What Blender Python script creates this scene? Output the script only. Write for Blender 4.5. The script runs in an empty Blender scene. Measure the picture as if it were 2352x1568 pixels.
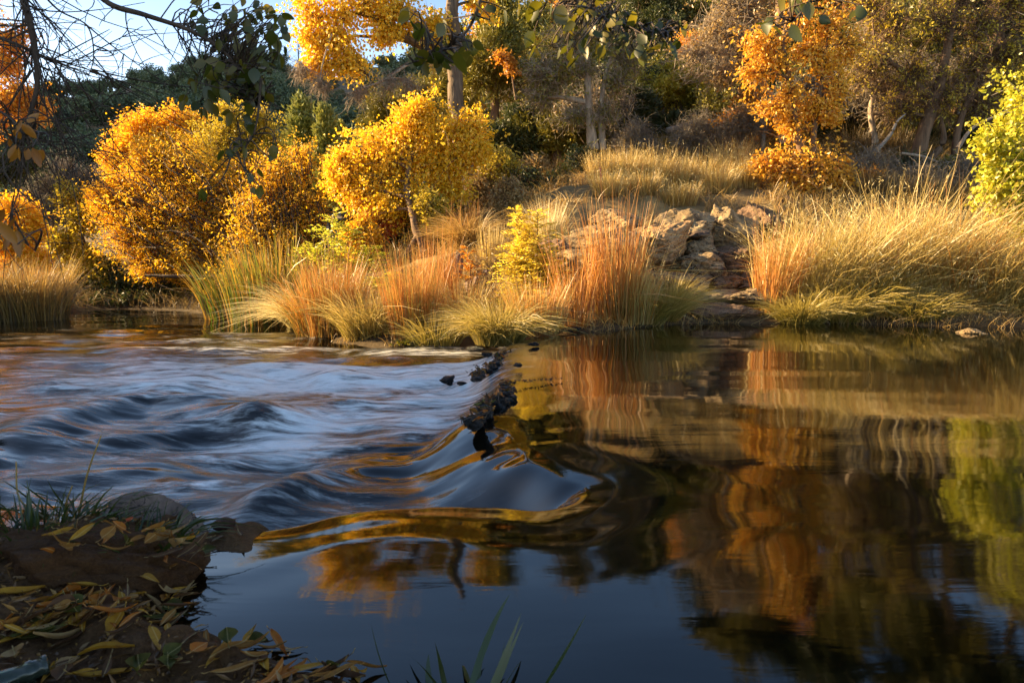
import bpy, math
import numpy as np
from math import radians, sin, cos, tan, pi

# ------------------------------------------------------------------ camera, sky, sun, exposure
scene = bpy.context.scene
H = 0.62                                  # camera height above the pool (pool level z = 0)
FPX = 1568.0                              # 24 mm lens, picture 2352 px wide
PITCH = math.atan((784 - 595) / FPX)
cam_d = bpy.data.cameras.new("camera")
cam_d.lens = 24; cam_d.sensor_width = 36; cam_d.clip_start = 0.05; cam_d.clip_end = 2000
cam_d.dof.use_dof = True; cam_d.dof.focus_distance = 6.5; cam_d.dof.aperture_fstop = 13.0
cam = bpy.data.objects.new("camera", cam_d)
scene.collection.objects.link(cam)
cam.location = (0, 0, H)
cam.rotation_euler = (pi / 2 - PITCH, 0, 0)
scene.camera = cam

SUN_EL = radians(21)
SUN_AZ = radians(-80)                     # measured from +Y towards +X: the sun stands to the left, a little beyond
sun_v = np.array([sin(SUN_AZ) * cos(SUN_EL), cos(SUN_AZ) * cos(SUN_EL), sin(SUN_EL)])
world = bpy.data.worlds.new("World"); scene.world = world; world.use_nodes = True
nt = world.node_tree
sky = nt.nodes.new("ShaderNodeTexSky"); sky.sky_type = 'NISHITA'; sky.sun_disc = False
sky.sun_elevation = SUN_EL; sky.sun_rotation = SUN_AZ
sky.air_density = 1.0; sky.dust_density = 0.8; sky.ozone_density = 2.6
nt.links.new(sky.outputs[0], nt.nodes["Background"].inputs[0])
nt.nodes["Background"].inputs[1].default_value = 0.068
# pale haze low over the horizon
_tc = nt.nodes.new("ShaderNodeTexCoord"); _sx = nt.nodes.new("ShaderNodeSeparateXYZ"); nt.links.new(_tc.outputs["Generated"], _sx.inputs[0])
_mr = nt.nodes.new("ShaderNodeMapRange"); _mr.interpolation_type = 'SMOOTHSTEP'
for _i, _v in ((1, .0), (2, .42), (3, 2.8), (4, 0.)): _mr.inputs[_i].default_value = _v
nt.links.new(_sx.outputs[2], _mr.inputs[0])
_hz = nt.nodes.new("ShaderNodeMix"); _hz.data_type = 'RGBA'; _hz.blend_type = 'ADD'; _hz.inputs[0].default_value = 1.0
_hc = nt.nodes.new("ShaderNodeVectorMath"); _hc.operation = 'SCALE'; _hc.inputs[0].default_value = (.95, .93, .88); nt.links.new(_mr.outputs[0], _hc.inputs[3])
nt.links.new(sky.outputs[0], _hz.inputs[6]); nt.links.new(_hc.outputs[0], _hz.inputs[7]); nt.links.new(_hz.outputs[2], nt.nodes["Background"].inputs[0])
sl = bpy.data.lights.new("sun", 'SUN'); sl.energy = 5.0; sl.angle = radians(0.6); sl.color = (1.0, 0.72, 0.38)
so = bpy.data.objects.new("sun", sl); scene.collection.objects.link(so)
from mathutils import Vector
so.rotation_euler = Vector(sun_v).to_track_quat('Z', 'Y').to_euler()
scene.view_settings.view_transform = 'Standard'; scene.view_settings.look = 'None'
scene.view_settings.exposure = 2.05; scene.view_settings.gamma = 1
scene.cycles.max_bounces = 8; scene.cycles.diffuse_bounces = 3; scene.cycles.transmission_bounces = 5
scene.cycles.glossy_bounces = 3; scene.cycles.transparent_max_bounces = 8
scene.cycles.caustics_reflective = False; scene.cycles.caustics_refractive = False

# ------------------------------------------------------------------ geometry helpers
CO = scene.collection
rng = np.random.default_rng(7)

def ray(px, py):
    a = (px - 1176) / FPX; b = (784 - py) / FPX
    return np.array([a, cos(PITCH) + b * sin(PITCH), -sin(PITCH) + b * cos(PITCH)])
def at(px, py, D):                        # surveyed point: seen in direction (px, py) at ground distance D
    d = ray(px, py); return np.array([0, 0, H]) + d * (D / d[1])
def on(px, py, z=0.0):                    # surveyed point on level z
    d = ray(px, py); return np.array([0, 0, H]) + d * ((z - H) / d[2])
def M(px, D): return px / FPX * D         # picture size at a distance to metres

def _hash(ix, iy, iz, seed):
    h = (ix * 374761393 + iy * 668265263 + iz * 2147483647 + seed * 1274126177) & 0xFFFFFFFF
    h = ((h ^ (h >> 13)) * 1274126177) & 0xFFFFFFFF
    h = ((h ^ (h >> 16)) * 2246822519) & 0xFFFFFFFF
    return ((h ^ (h >> 15)) & 0xFFFFFF) / float(0xFFFFFF)
def vnoise(p, seed=0):
    p = np.asarray(p, float); i = np.floor(p).astype(np.int64); f = p - i; f = f * f * (3 - 2 * f)
    r = 0
    for dx in (0, 1):
        for dy in (0, 1):
            for dz in (0, 1):
                w = (f[..., 0] if dx else 1 - f[..., 0]) * (f[..., 1] if dy else 1 - f[..., 1]) * (f[..., 2] if dz else 1 - f[..., 2])
                r = r + w * _hash(i[..., 0] + dx, i[..., 1] + dy, i[..., 2] + dz, seed)
    return r * 2 - 1
def fbm(p, oct=4, seed=0, gain=.5):
    p = np.asarray(p, float); a = 1; s = 0
    for k in range(oct):
        s = s + a * vnoise(p * 2 ** k + 17.3 * k, seed + k); a *= gain
    return s
def sm(x, a=0., b=1.):
    t = np.clip((np.asarray(x, float) - a) / (b - a), 0, 1); return t * t * (3 - 2 * t)
def unit(v): return v / np.maximum(np.linalg.norm(v, axis=-1, keepdims=True), 1e-9)

class Geo:
    def __init__(s): s.v = []; s.f = []; s.c = []; s.n = 0
    def add(s, v, f, c=None):
        v = np.asarray(v, float).reshape(-1, 3)
        if c is None: c = np.zeros((len(v), 2))
        s.v.append(v); s.f.append(np.asarray(f, np.int64).reshape(-1, 4) + s.n); s.c.append(np.asarray(c, float).reshape(-1, 2)); s.n += len(v)
    def build(s, name, mat, parent=None, smooth=True):
        me = bpy.data.meshes.new(name)
        v = np.concatenate(s.v); f = np.concatenate(s.f); c = np.concatenate(s.c)
        if parent is not None: v = v - np.array(parent.location)
        nf = len(f); tri = f[:, 2] == f[:, 3]
        cnt = np.where(tri, 3, 4); start = np.concatenate([[0], np.cumsum(cnt)[:-1]])
        msk = np.ones((nf, 4), bool); msk[tri, 3] = False
        me.vertices.add(len(v)); me.vertices.foreach_set("co", v.ravel().astype(np.float32))
        me.loops.add(int(cnt.sum())); me.loops.foreach_set("vertex_index", f[msk].astype(np.int32))
        me.polygons.add(nf); me.polygons.foreach_set("loop_start", start.astype(np.int32))
        me.polygons.foreach_set("use_smooth", np.full(nf, smooth))
        at_ = me.attributes.new("v", 'FLOAT_COLOR', 'POINT')
        cc = np.ones((len(v), 4), np.float32); cc[:, :2] = c; cc[:, 2] = 0
        at_.data.foreach_set("color", cc.ravel())
        me.update(calc_edges=True)
        me.materials.append(mat)
        o = bpy.data.objects.new(name, me); CO.objects.link(o)
        if parent is not None: o.parent = parent
        return o

def tubes(g, P, R, m=3, c=None):          # batch of tubes: P (N,K,3), R (N,K)
    P = np.asarray(P, float); R = np.asarray(R, float)
    N, K, _ = P.shape
    T = unit(np.gradient(P, axis=1))
    ref = np.where(np.abs(T[..., 2:3]) > .9, np.array([1., 0, 0]), np.array([0, 0, 1.]))
    A = unit(np.cross(T, ref)); B = np.cross(T, A)
    an = np.arange(m) * 2 * pi / m
    V = P[:, :, None] + R[..., None, None] * (np.cos(an)[:, None] * A[:, :, None] + np.sin(an)[:, None] * B[:, :, None])
    idx = np.arange(N * K * m).reshape(N, K, m)
    a = idx[:, :-1]; b = idx[:, 1:]
    F = np.stack([a, np.roll(a, -1, 2), np.roll(b, -1, 2), b], -1)
    col = np.zeros((N, K, m, 2))
    col[..., 0] = (rng.random(N) if c is None else c)[:, None, None]; col[..., 1] = np.linspace(0, 1, K)[None, :, None]
    g.add(V, F, col)

def ribbons(g, P, Wd, side=None, rnd=None):          # batch of blades: P (N,K,3), Wd (N,K)
    N, K, _ = P.shape
    T = unit(np.gradient(P, axis=1))
    if side is None: side = rng.normal(size=(N, 3)) * [1, 1, .3]
    S = unit(np.cross(T, side[:, None, :]))
    V = np.stack([P - S * Wd[..., None] / 2, P + S * Wd[..., None] / 2], 2)
    idx = np.arange(N * K * 2).reshape(N, K, 2)
    F = np.stack([idx[:, :-1, 0], idx[:, :-1, 1], idx[:, 1:, 1], idx[:, 1:, 0]], -1)
    col = np.zeros((N, K, 2, 2)); col[..., 0] = (rng.random(N) if rnd is None else rnd)[:, None, None]; col[..., 1] = np.linspace(0, 1, K)[None, :, None]
    g.add(V, F, col)

def leaves(g, C, D, L, Wd, rnd=None, fold=.25):      # one folded diamond per leaf
    N = len(C); D = unit(D); Nn = unit(np.cross(D, rng.normal(size=(N, 3)))); S = np.cross(D, Nn)
    L = np.broadcast_to(L, N)[:, None]; Wd = np.broadcast_to(Wd, N)[:, None]
    V = np.stack([C, C + D * L * .45 + S * Wd / 2 + Nn * Wd * fold, C + D * L, C + D * L * .45 - S * Wd / 2 + Nn * Wd * fold], 1)
    F = np.arange(N * 4).reshape(N, 4)
    col = np.zeros((N, 4, 2)); col[..., 0] = (rng.random(N) if rnd is None else rnd)[:, None]; col[..., 1] = [0, .5, 1, .5]
    g.add(V, F, col)

def grid(g, X, Y, Z, c=None):
    ny, nx = Z.shape
    V = np.stack([X, Y, Z], -1); idx = np.arange(ny * nx).reshape(ny, nx)
    F = np.stack([idx[:-1, :-1], idx[:-1, 1:], idx[1:, 1:], idx[1:, :-1]], -1)
    g.add(V, F, c)

def bez(A, B, C, K):                      # quadratic curves, batch
    t = np.linspace(0, 1, K)[None, :, None]
    return (1 - t) ** 2 * A[:, None] + 2 * t * (1 - t) * B[:, None] + t ** 2 * C[:, None]

def catmull(pts, k=8):
    pts = np.asarray(pts, float); P = np.vstack([2 * pts[0] - pts[1], pts, 2 * pts[-1] - pts[-2]]); out = []
    for i in range(1, len(P) - 2):
        for t in np.linspace(0, 1, k, endpoint=False):
            a, b, c, d = P[i - 1], P[i], P[i + 1], P[i + 2]
            out.append(.5 * ((2 * b) + (-a + c) * t + (2 * a - 5 * b + 4 * c - d) * t * t + (-a + 3 * b - 3 * c + d) * t ** 3))
    out.append(pts[-1]); return np.array(out)

def tag(o, label=None, cat=None, group=None, kind=None):
    if label: o["label"] = label
    if cat: o["category"] = cat
    if group: o["group"] = group
    if kind: o["kind"] = kind
    return o
def empty(name, loc, label, cat, group=None):
    o = bpy.data.objects.new(name, None); CO.objects.link(o); o.location = tuple(float(q) for q in loc); o.empty_display_size = .1
    return tag(o, label, cat, group)
def copy_tree(o, loc, rz=0, sc=1, label=None, parent=None):
    c = o.copy(); CO.objects.link(c)
    if parent is None:
        c.location = loc; c.rotation_euler = (0, 0, rz); c.scale = (sc, sc, sc)
        if label: c["label"] = label
    else: c.parent = parent
    for ch in list(o.children): copy_tree(ch, None, parent=c)
    return c

# ------------------------------------------------------------------ materials
def mat_new(name):
    m = bpy.data.materials.new(name); m.use_nodes = True; n = m.node_tree
    for x in list(n.nodes):
        if x.type != 'OUTPUT_MATERIAL': n.nodes.remove(x)
    return m, n, [x for x in n.nodes if x.type == 'OUTPUT_MATERIAL'][0]
def ramp(n, src, stops):
    r = n.nodes.new("ShaderNodeValToRGB"); e = r.color_ramp.elements
    while len(e) > 1: e.remove(e[-1])
    e[0].position = stops[0][0]; e[0].color = (*stops[0][1], 1)
    for p, c in stops[1:]:
        q = e.new(p); q.color = (*c, 1)
    n.links.new(src, r.inputs[0]); return r.outputs[0]
def mixc(n, f, a, b, mode='MIX'):
    x = n.nodes.new("ShaderNodeMix"); x.data_type = 'RGBA'; x.blend_type = mode
    for s, v in ((x.inputs[0], f), (x.inputs[6], a), (x.inputs[7], b)):
        if hasattr(v, 'is_output') or isinstance(v, bpy.types.NodeSocket): n.links.new(v, s)
        else: s.default_value = v if not isinstance(v, tuple) else (*v, 1)
    return x.outputs[2]
def math_n(n, op, a, b=0., clamp=False):
    x = n.nodes.new("ShaderNodeMath"); x.operation = op; x.use_clamp = clamp
    for s, v in ((x.inputs[0], a), (x.inputs[1], b)):
        if isinstance(v, bpy.types.NodeSocket): n.links.new(v, s)
        else: s.default_value = v
    return x.outputs[0]
def noise_n(n, scale, detail=4, rough=.55, vec=None, dist=0.):
    x = n.nodes.new("ShaderNodeTexNoise"); x.inputs['Scale'].default_value = scale; x.inputs['Detail'].default_value = detail
    x.inputs['Roughness'].default_value = rough; x.inputs['Distortion'].default_value = dist
    if vec is not None: n.links.new(vec, x.inputs['Vector'])
    return x.outputs[0]
def obj_vec(n, scale=None):
    t = n.nodes.new("ShaderNodeTexCoord")
    if scale is None: return t.outputs['Object']
    mp = n.nodes.new("ShaderNodeMapping"); mp.inputs['Scale'].default_value = scale
    n.links.new(t.outputs['Object'], mp.inputs[0]); return mp.outputs[0]
def bump_n(n, h, strength, dist=.02):
    b = n.nodes.new("ShaderNodeBump"); b.inputs['Strength'].default_value = strength; b.inputs['Distance'].default_value = dist
    n.links.new(h, b.inputs['Height']); return b.outputs[0]
def attr(n):
    a = n.nodes.new("ShaderNodeAttribute"); a.attribute_name = "v"; s = n.nodes.new("ShaderNodeSeparateColor")
    n.links.new(a.outputs['Color'], s.inputs[0]); return s.outputs[0], s.outputs[1]

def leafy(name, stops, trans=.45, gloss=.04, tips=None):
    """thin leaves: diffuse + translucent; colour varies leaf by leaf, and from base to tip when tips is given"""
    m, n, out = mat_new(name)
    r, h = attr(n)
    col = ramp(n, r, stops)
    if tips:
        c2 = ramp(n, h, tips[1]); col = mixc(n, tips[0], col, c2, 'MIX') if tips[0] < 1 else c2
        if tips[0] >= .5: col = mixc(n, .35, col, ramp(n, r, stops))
    d = n.nodes.new("ShaderNodeBsdfDiffuse"); t = n.nodes.new("ShaderNodeBsdfTranslucent"); gl = n.nodes.new("ShaderNodeBsdfGlossy")
    gl.inputs['Roughness'].default_value = .45; gl.inputs['Color'].default_value = (1, 1, 1, 1)
    n.links.new(col, d.inputs[0]); n.links.new(col, t.inputs[0])
    a = n.nodes.new("ShaderNodeMixShader"); a.inputs[0].default_value = trans
    n.links.new(d.outputs[0], a.inputs[1]); n.links.new(t.outputs[0], a.inputs[2])
    b = n.nodes.new("ShaderNodeMixShader"); b.inputs[0].default_value = gloss
    n.links.new(a.outputs[0], b.inputs[1]); n.links.new(gl.outputs[0], b.inputs[2]); n.links.new(b.outputs[0], out.inputs[0])
    return m
def bark(name, c1, c2, scale=(14, 14, 3), b=.6):
    m, n, out = mat_new(name)
    nz = noise_n(n, 1.0, 6, .6, obj_vec(n, scale), .6)
    p = n.nodes.new("ShaderNodeBsdfPrincipled"); p.inputs['Roughness'].default_value = .85
    n.links.new(ramp(n, nz, [(.32, c1), (.68, c2)]), p.inputs['Base Color'])
    n.links.new(bump_n(n, nz, b, .03), p.inputs['Normal']); n.links.new(p.outputs[0], out.inputs[0]); return m
def rocky(name, cols, scale=3., rough=.85, b=.8, spec=.3, stain=None):
    m, n, out = mat_new(name); v = obj_vec(n)
    a = noise_n(n, scale, 8, .62, v, .5); c = ramp(n, a, cols)
    f = noise_n(n, scale * 9, 6, .7, v)
    c = mixc(n, .55, c, ramp(n, f, [(.3, tuple(.45 * q for q in cols[0][1])), (.7, cols[-1][1])]), 'OVERLAY')
    if stain:
        s = noise_n(n, scale * .7, 5, .6, obj_vec(n, (1, 1, 1.8)), 1.2)
        c = mixc(n, ramp(n, s, [(.5, (0, 0, 0)), (.62, (1, 1, 1))]), c, stain)
    p = n.nodes.new("ShaderNodeBsdfPrincipled"); p.inputs['Roughness'].default_value = rough; p.inputs['Specular IOR Level'].default_value = spec
    cr = noise_n(n, scale * 1.3, 3, .5, obj_vec(n, (1, 1, 2.2)), 2.); c = mixc(n, math_n(n, 'LESS_THAN', math_n(n, 'ABSOLUTE', math_n(n, 'SUBTRACT', cr, .5)), .012), c, tuple(.3 * q for q in cols[0][1]))
    n.links.new(c, p.inputs['Base Color'])
    vo = n.nodes.new("ShaderNodeTexVoronoi"); vo.inputs['Scale'].default_value = scale * 5; n.links.new(v, vo.inputs['Vector'])
    h = math_n(n, 'ADD', math_n(n, 'ADD', a, math_n(n, 'MULTIPLY', f, .45)), math_n(n, 'MULTIPLY', vo.outputs[0], .25))
    n.links.new(bump_n(n, h, b, .06), p.inputs['Normal']); n.links.new(p.outputs[0], out.inputs[0]); return m

Lf = {}
Lf['gold'] = leafy('gold_leaves', [(0, (.82, .36, .01)), (.35, (.92, .52, .015)), (.7, (.95, .64, .03)), (.9, (.86, .34, .015)), (1, (.97, .74, .08))], .5)
Lf['yellow'] = leafy('yellow_leaves', [(0, (.74, .42, .012)), (.5, (.92, .60, .02)), (1, (.97, .72, .06))], .5)
Lf['olive_yellow'] = leafy('olive_yellow_leaves', [(0, (.38, .30, .02)), (.5, (.56, .43, .03)), (1, (.72, .52, .05))], .5)
Lf['orange_brown'] = leafy('orange_brown_leaves', [(0, (.42, .14, .012)), (.5, (.62, .27, .02)), (1, (.70, .36, .03))], .5)
Lf['orange'] = leafy('orange_leaves', [(0, (.66, .22, .015)), (.4, (.82, .38, .03)), (.75, (.88, .54, .06)), (1, (.60, .15, .02))], .45)
Lf['lime'] = leafy('lime_leaves', [(0, (.34, .40, .02)), (.5, (.62, .58, .04)), (1, (.82, .68, .07))], .55)
Lf['glow'] = leafy('glowing_yellow_leaves', [(0, (.60, .52, .03)), (.4, (.85, .66, .05)), (1, (.95, .72, .10))], .55)
Lf['amber'] = leafy('amber_leaves', [(0, (.66, .32, .012)), (.5, (.88, .52, .02)), (1, (.94, .66, .04))], .5)
Lf['oak'] = leafy('oak_leaves', [(0, (.62, .24, .015)), (.3, (.80, .42, .03)), (.75, (.90, .58, .06)), (1, (.60, .16, .02))], .45)
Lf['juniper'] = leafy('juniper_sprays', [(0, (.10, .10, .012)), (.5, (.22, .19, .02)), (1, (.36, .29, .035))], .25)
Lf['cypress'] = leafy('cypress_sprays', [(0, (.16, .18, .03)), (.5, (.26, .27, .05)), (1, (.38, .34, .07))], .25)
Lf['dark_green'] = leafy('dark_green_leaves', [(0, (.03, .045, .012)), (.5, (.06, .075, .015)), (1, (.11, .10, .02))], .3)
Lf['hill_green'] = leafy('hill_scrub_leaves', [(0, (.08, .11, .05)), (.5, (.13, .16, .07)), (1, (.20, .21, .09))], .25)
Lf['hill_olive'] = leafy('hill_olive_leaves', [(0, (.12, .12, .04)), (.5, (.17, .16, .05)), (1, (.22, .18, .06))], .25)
Lf['hang_green'] = leafy('hanging_green_leaves', [(0, (.045, .06, .003)), (.5, (.11, .11, .005)), (1, (.20, .15, .01))], .55)
Lf['hang_orange'] = leafy('hanging_orange_leaves', [(0, (.32, .11, .008)), (1, (.48, .20, .015))], .5)
Lf['red'] = leafy('red_leaves', [(0, (.50, .08, .015)), (1, (.65, .2, .03))], .4)
Lf['dry'] = leafy('dry_tan_leaves', [(0, (.28, .17, .06)), (.5, (.42, .28, .10)), (1, (.55, .40, .17))], .35)
G = {}
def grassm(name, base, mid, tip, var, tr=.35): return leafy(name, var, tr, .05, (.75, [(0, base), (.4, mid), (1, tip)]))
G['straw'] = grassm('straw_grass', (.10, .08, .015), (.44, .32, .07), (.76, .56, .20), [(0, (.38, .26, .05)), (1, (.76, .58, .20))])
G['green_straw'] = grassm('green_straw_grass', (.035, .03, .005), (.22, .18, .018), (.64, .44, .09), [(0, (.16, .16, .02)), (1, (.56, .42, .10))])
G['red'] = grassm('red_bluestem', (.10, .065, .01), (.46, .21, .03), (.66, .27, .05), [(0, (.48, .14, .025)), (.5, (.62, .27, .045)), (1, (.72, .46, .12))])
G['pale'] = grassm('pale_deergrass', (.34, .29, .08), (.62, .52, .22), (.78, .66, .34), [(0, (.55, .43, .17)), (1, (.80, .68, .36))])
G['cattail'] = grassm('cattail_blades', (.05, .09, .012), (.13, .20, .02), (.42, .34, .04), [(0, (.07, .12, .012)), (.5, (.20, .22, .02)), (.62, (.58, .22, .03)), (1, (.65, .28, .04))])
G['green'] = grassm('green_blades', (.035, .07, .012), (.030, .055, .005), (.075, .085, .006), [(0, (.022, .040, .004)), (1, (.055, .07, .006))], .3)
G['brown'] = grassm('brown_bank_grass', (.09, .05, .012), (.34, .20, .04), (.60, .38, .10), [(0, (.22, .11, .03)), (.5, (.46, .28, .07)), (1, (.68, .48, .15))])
G['shade_brown'] = grassm('shaded_bank_grass', (.07, .05, .02), (.19, .13, .045), (.34, .23, .09), [(0, (.12, .08, .03)), (1, (.32, .22, .08))])  # darker copy of the brown grass, with shade mixed into its colour
B = {}
B['cotton'] = bark('cottonwood_bark', (.06, .04, .025), (.21, .145, .09), (22, 22, 3.5), .9)
B['dark'] = bark('dark_bark', (.035, .022, .014), (.10, .065, .04))
B['grey'] = bark('grey_bark', (.12, .10, .08), (.34, .29, .23))
B['pale'] = bark('pale_dead_wood', (.18, .13, .085), (.46, .36, .25), (20, 20, 6), .4)
B['brown'] = bark('brown_bark', (.08, .045, .022), (.22, .13, .07))
R_ = {}
R_['tan'] = rocky('tan_rock', [(.28, (.11, .075, .04)), (.45, (.30, .225, .13)), (.62, (.48, .385, .24)), (.8, (.58, .49, .33))], 2.6, stain=(.075, .05, .04))
R_['pink'] = rocky('pink_tan_rock', [(.3, (.27, .165, .085)), (.5, (.46, .32, .175)), (.75, (.58, .45, .28))], 3.2)
R_['brown'] = rocky('brown_rock', [(.3, (.10, .06, .035)), (.5, (.26, .175, .11)), (.75, (.46, .35, .24))], 4.)
R_['wet'] = rocky('wet_dark_rock', [(.3, (.012, .009, .007)), (.6, (.035, .025, .016)), (.85, (.07, .045, .02))], 14, .18, .9, .6)
R_['granite'] = rocky('granite', [(.3, (.16, .11, .085)), (.5, (.27, .20, .16)), (.8, (.38, .30, .25))], 9, .8, .5)
R_['cone'] = rocky('dark_red_stone', [(.3, (.05, .018, .01)), (.7, (.14, .05, .025))], 20, .6, .5)

def soil(name, c, scale, b=.7, dist=.04, extra=None):
    m, n, out = mat_new(name); v = obj_vec(n)
    a = noise_n(n, scale, 8, .65, v, .3); f = noise_n(n, scale * 12, 6, .7, v)
    col = mixc(n, .6, ramp(n, a, c), ramp(n, f, [(.3, c[0][1]), (.7, c[-1][1])]), 'MIX')
    p = n.nodes.new("ShaderNodeBsdfPrincipled"); p.inputs['Roughness'].default_value = .9; p.inputs['Specular IOR Level'].default_value = .25
    n.links.new(col, p.inputs['Base Color'])
    n.links.new(bump_n(n, math_n(n, 'ADD', a, math_n(n, 'MULTIPLY', f, .6)), b, dist), p.inputs['Normal'])
    n.links.new(p.outputs[0], out.inputs[0]); return m
def wet_edge(m, lo, hi):
    n = m.node_tree; p = [x for x in n.nodes if x.type == 'BSDF_PRINCIPLED'][0]; src = p.inputs['Base Color'].links[0].from_socket
    t = n.nodes.new("ShaderNodeTexCoord"); q = n.nodes.new("ShaderNodeSeparateXYZ"); n.links.new(t.outputs['Object'], q.inputs[0])
    k = n.nodes.new("ShaderNodeMapRange"); k.inputs[1].default_value = lo; k.inputs[2].default_value = hi; k.inputs[3].default_value = .28; k.inputs[4].default_value = 1
    n.links.new(math_n(n, 'ADD', q.outputs[2], math_n(n, 'MULTIPLY', noise_n(n, 5., 4, .6, t.outputs['Object']), .08)), k.inputs[0])
    n.links.new(mixc(n, k.outputs[0], (.022, .014, .007), src), p.inputs['Base Color']); return m
S_far = soil('bank_soil', [(.3, (.08, .05, .022)), (.5, (.20, .13, .055)), (.7, (.34, .24, .10))], 1.4)
wet_edge(S_far, .06, .2)
S_hill = soil('hill_soil', [(.3, (.17, .10, .07)), (.5, (.26, .19, .12)), (.62, (.26, .13, .08)), (.8, (.36, .30, .17))], .12, 1., .8)
S_mud = soil('mud', [(.3, (.045, .018, .004)), (.5, (.11, .048, .014)), (.75, (.21, .105, .036))], 9, 1., .03)
S_moss = soil('root_felt', [(.3, (.045, .016, .003)), (.5, (.10, .038, .009)), (.75, (.17, .075, .02))], 16, 1., .03)

# ------------------------------------------------------------------ terrain
ctrl = []                                 # surveyed heights of the far bank
def cp(px, py, D): ctrl.append(tuple(at(px, py, D)))
for px, py in ((2352, 752), (2100, 748), (1900, 744), (1780, 742), (1600, 742), (1480, 748), (1330, 757)):
    p = on(px, py, 0.0); ctrl.append((p[0], p[1], .0)); ctrl.append((p[0] - .1, p[1] - 1.2, -.45))
for px, py in ((1190, 785), (1080, 800), (960, 800), (850, 792), (720, 775), (640, 745), (560, 738), (480, 728), (430, 716)):
    p = on(px, py, -.2); ctrl.append((p[0], p[1], -.2)); ctrl.append((p[0] - .2, p[1] - .9, -.6))
for px, py in ((330, 712), (220, 712), (150, 718), (60, 730), (-60, 735), (-300, 742), (-700, 760)):
    p = on(px, py, -.2); ctrl.append((p[0], p[1], -.2)); ctrl.append((p[0] + .3, p[1] - 1., -.6))
cp(1580, 690, 7.3); cp(1700, 660, 7.6); cp(1480, 640, 7.6); cp(1650, 560, 8.3); cp(1520, 520, 8.5); cp(1740, 490, 8.8); cp(1400, 600, 7.6); cp(1330, 640, 7.2)
cp(1600, 470, 9.2); cp(1400, 470, 8.9); cp(1280, 480, 8.9); cp(1450, 400, 10.2); cp(1600, 390, 10.6); cp(1750, 430, 10.0); cp(1350, 420, 9.9)
cp(1500, 340, 12); cp(1700, 330, 12); cp(1600, 270, 15); cp(1800, 260, 15); cp(1400, 310, 13.5); cp(2000, 265, 14.5); cp(2200, 260, 14.5)
cp(1150, 560, 8.8); cp(1080, 600, 8.3); cp(1000, 600, 8.6); cp(1080, 455, 11.2); cp(1200, 440, 11); cp(950, 600, 9.2); cp(900, 560, 10.5); cp(850, 600, 9.8)
cp(1900, 480, 9.2); cp(2000, 470, 9.3); cp(2150, 500, 9.); cp(2350, 500, 9.); cp(2000, 400, 10.5); cp(2200, 390, 11); cp(2400, 400, 11); cp(1950, 620, 7.8); cp(2200, 640, 7.7); cp(2450, 660, 7.6)
cp(720, 640, 11); cp(600, 660, 11.5); cp(450, 680, 12.5); cp(250, 690, 12.5); cp(100, 680, 11.5); cp(-100, 690, 11.5)
for x, y, z in ((-3, 18, .6), (-8, 18, .5), (-14, 16, .6), (-3, 28, 1.5), (-12, 28, 1.2), (-24, 28, 2), (0, 18, 3.2), (3, 22, 6.), (8, 20, 6.2), (14, 20, 7), (2, 30, 7.), (10, 32, 10), (22, 30, 12), (8, 12, 3.), (14, 12, 4.5), (12, 6, .6), (10, 9, 1.9), (20, 8, 3), (-1.2, 13.5, 1.8), (9, 4.5, -.5), (14, 4, -.5), (-20, 12, .5), (-30, 18, 2), (-14, 9, -.5), (-22, 9, -.4), (30, 18, 8), (-34, 34, 4), (34, 36, 14)):
    ctrl.append((x, y, z))
for x in (-30, -20, -12, -8, -5, -2, 0, 2, 4, 8, 14, 24): ctrl.append((x, 3.4 if x > -9 else 5, -.7)); ctrl.append((x, -2, -.9))
ctrl = np.array(ctrl)
def tps_fit(c):
    n = len(c); d = np.linalg.norm(c[:, None, :2] - c[None, :, :2], axis=-1)
    K = np.where(d > 0, d * d * np.log(d + 1e-12), 0) + np.eye(n) * .05
    P = np.c_[np.ones(n), c[:, :2]]; A = np.block([[K, P], [P.T, np.zeros((3, 3))]])
    return np.linalg.solve(A, np.r_[c[:, 2], 0, 0, 0])
tw = tps_fit(ctrl)
def tps(x, y):
    x = np.asarray(x, float); y = np.asarray(y, float); r = tw[-3] + tw[-2] * x + tw[-1] * y
    for (a, b, _), w in zip(ctrl, tw[:-3]):
        d2 = (x - a) ** 2 + (y - b) ** 2 + 1e-12; r = r + w * .5 * d2 * np.log(d2)
    return r
def ground(x, y, rough=True):
    z = tps(x, y)
    if rough:
        p = np.stack([x, y, np.zeros_like(x)], -1)
        k = sm(z, -.3, .6)
        z = z + k * (.10 * fbm(p * .9, 4, 3) + .03 * fbm(p * 5, 3, 9))
    z = z - .24 * sm(x, .8, 1.3) * sm(3.4 - x, 0, .4) * sm(y, 6.8, 7.2) * sm(9. - y, 0, .5)
    # unseen high bank on the left, added to throw shade on the river
    z = z + 6.3 * sm(-8.6 - x, 0, 3.) * sm(8.3 - y, 0, 1.5)
    return z
def gz(x, y): return float(ground(np.array([x], float), np.array([y], float))[0])

def spaced(a, b, fine, coarse, c0, rad):
    out = [a]
    while out[-1] < b:
        d = abs(out[-1] - c0); out.append(out[-1] + fine + (coarse - fine) * float(sm(max(0, d - rad) / (rad * 3))))
    return np.array(out)
xs = spaced(-36, 36, .07, .6, 1., 6); ys = spaced(-10, 38, .07, .6, 8, 4)
X, Y = np.meshgrid(xs, ys)
Zt = ground(X, Y)
g = Geo(); grid(g, X, Y, Zt); o = g.build('terrain', S_far); tag(o, kind='structure')
o["label"] = "brown earth bank rising from the far waterline"

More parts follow.
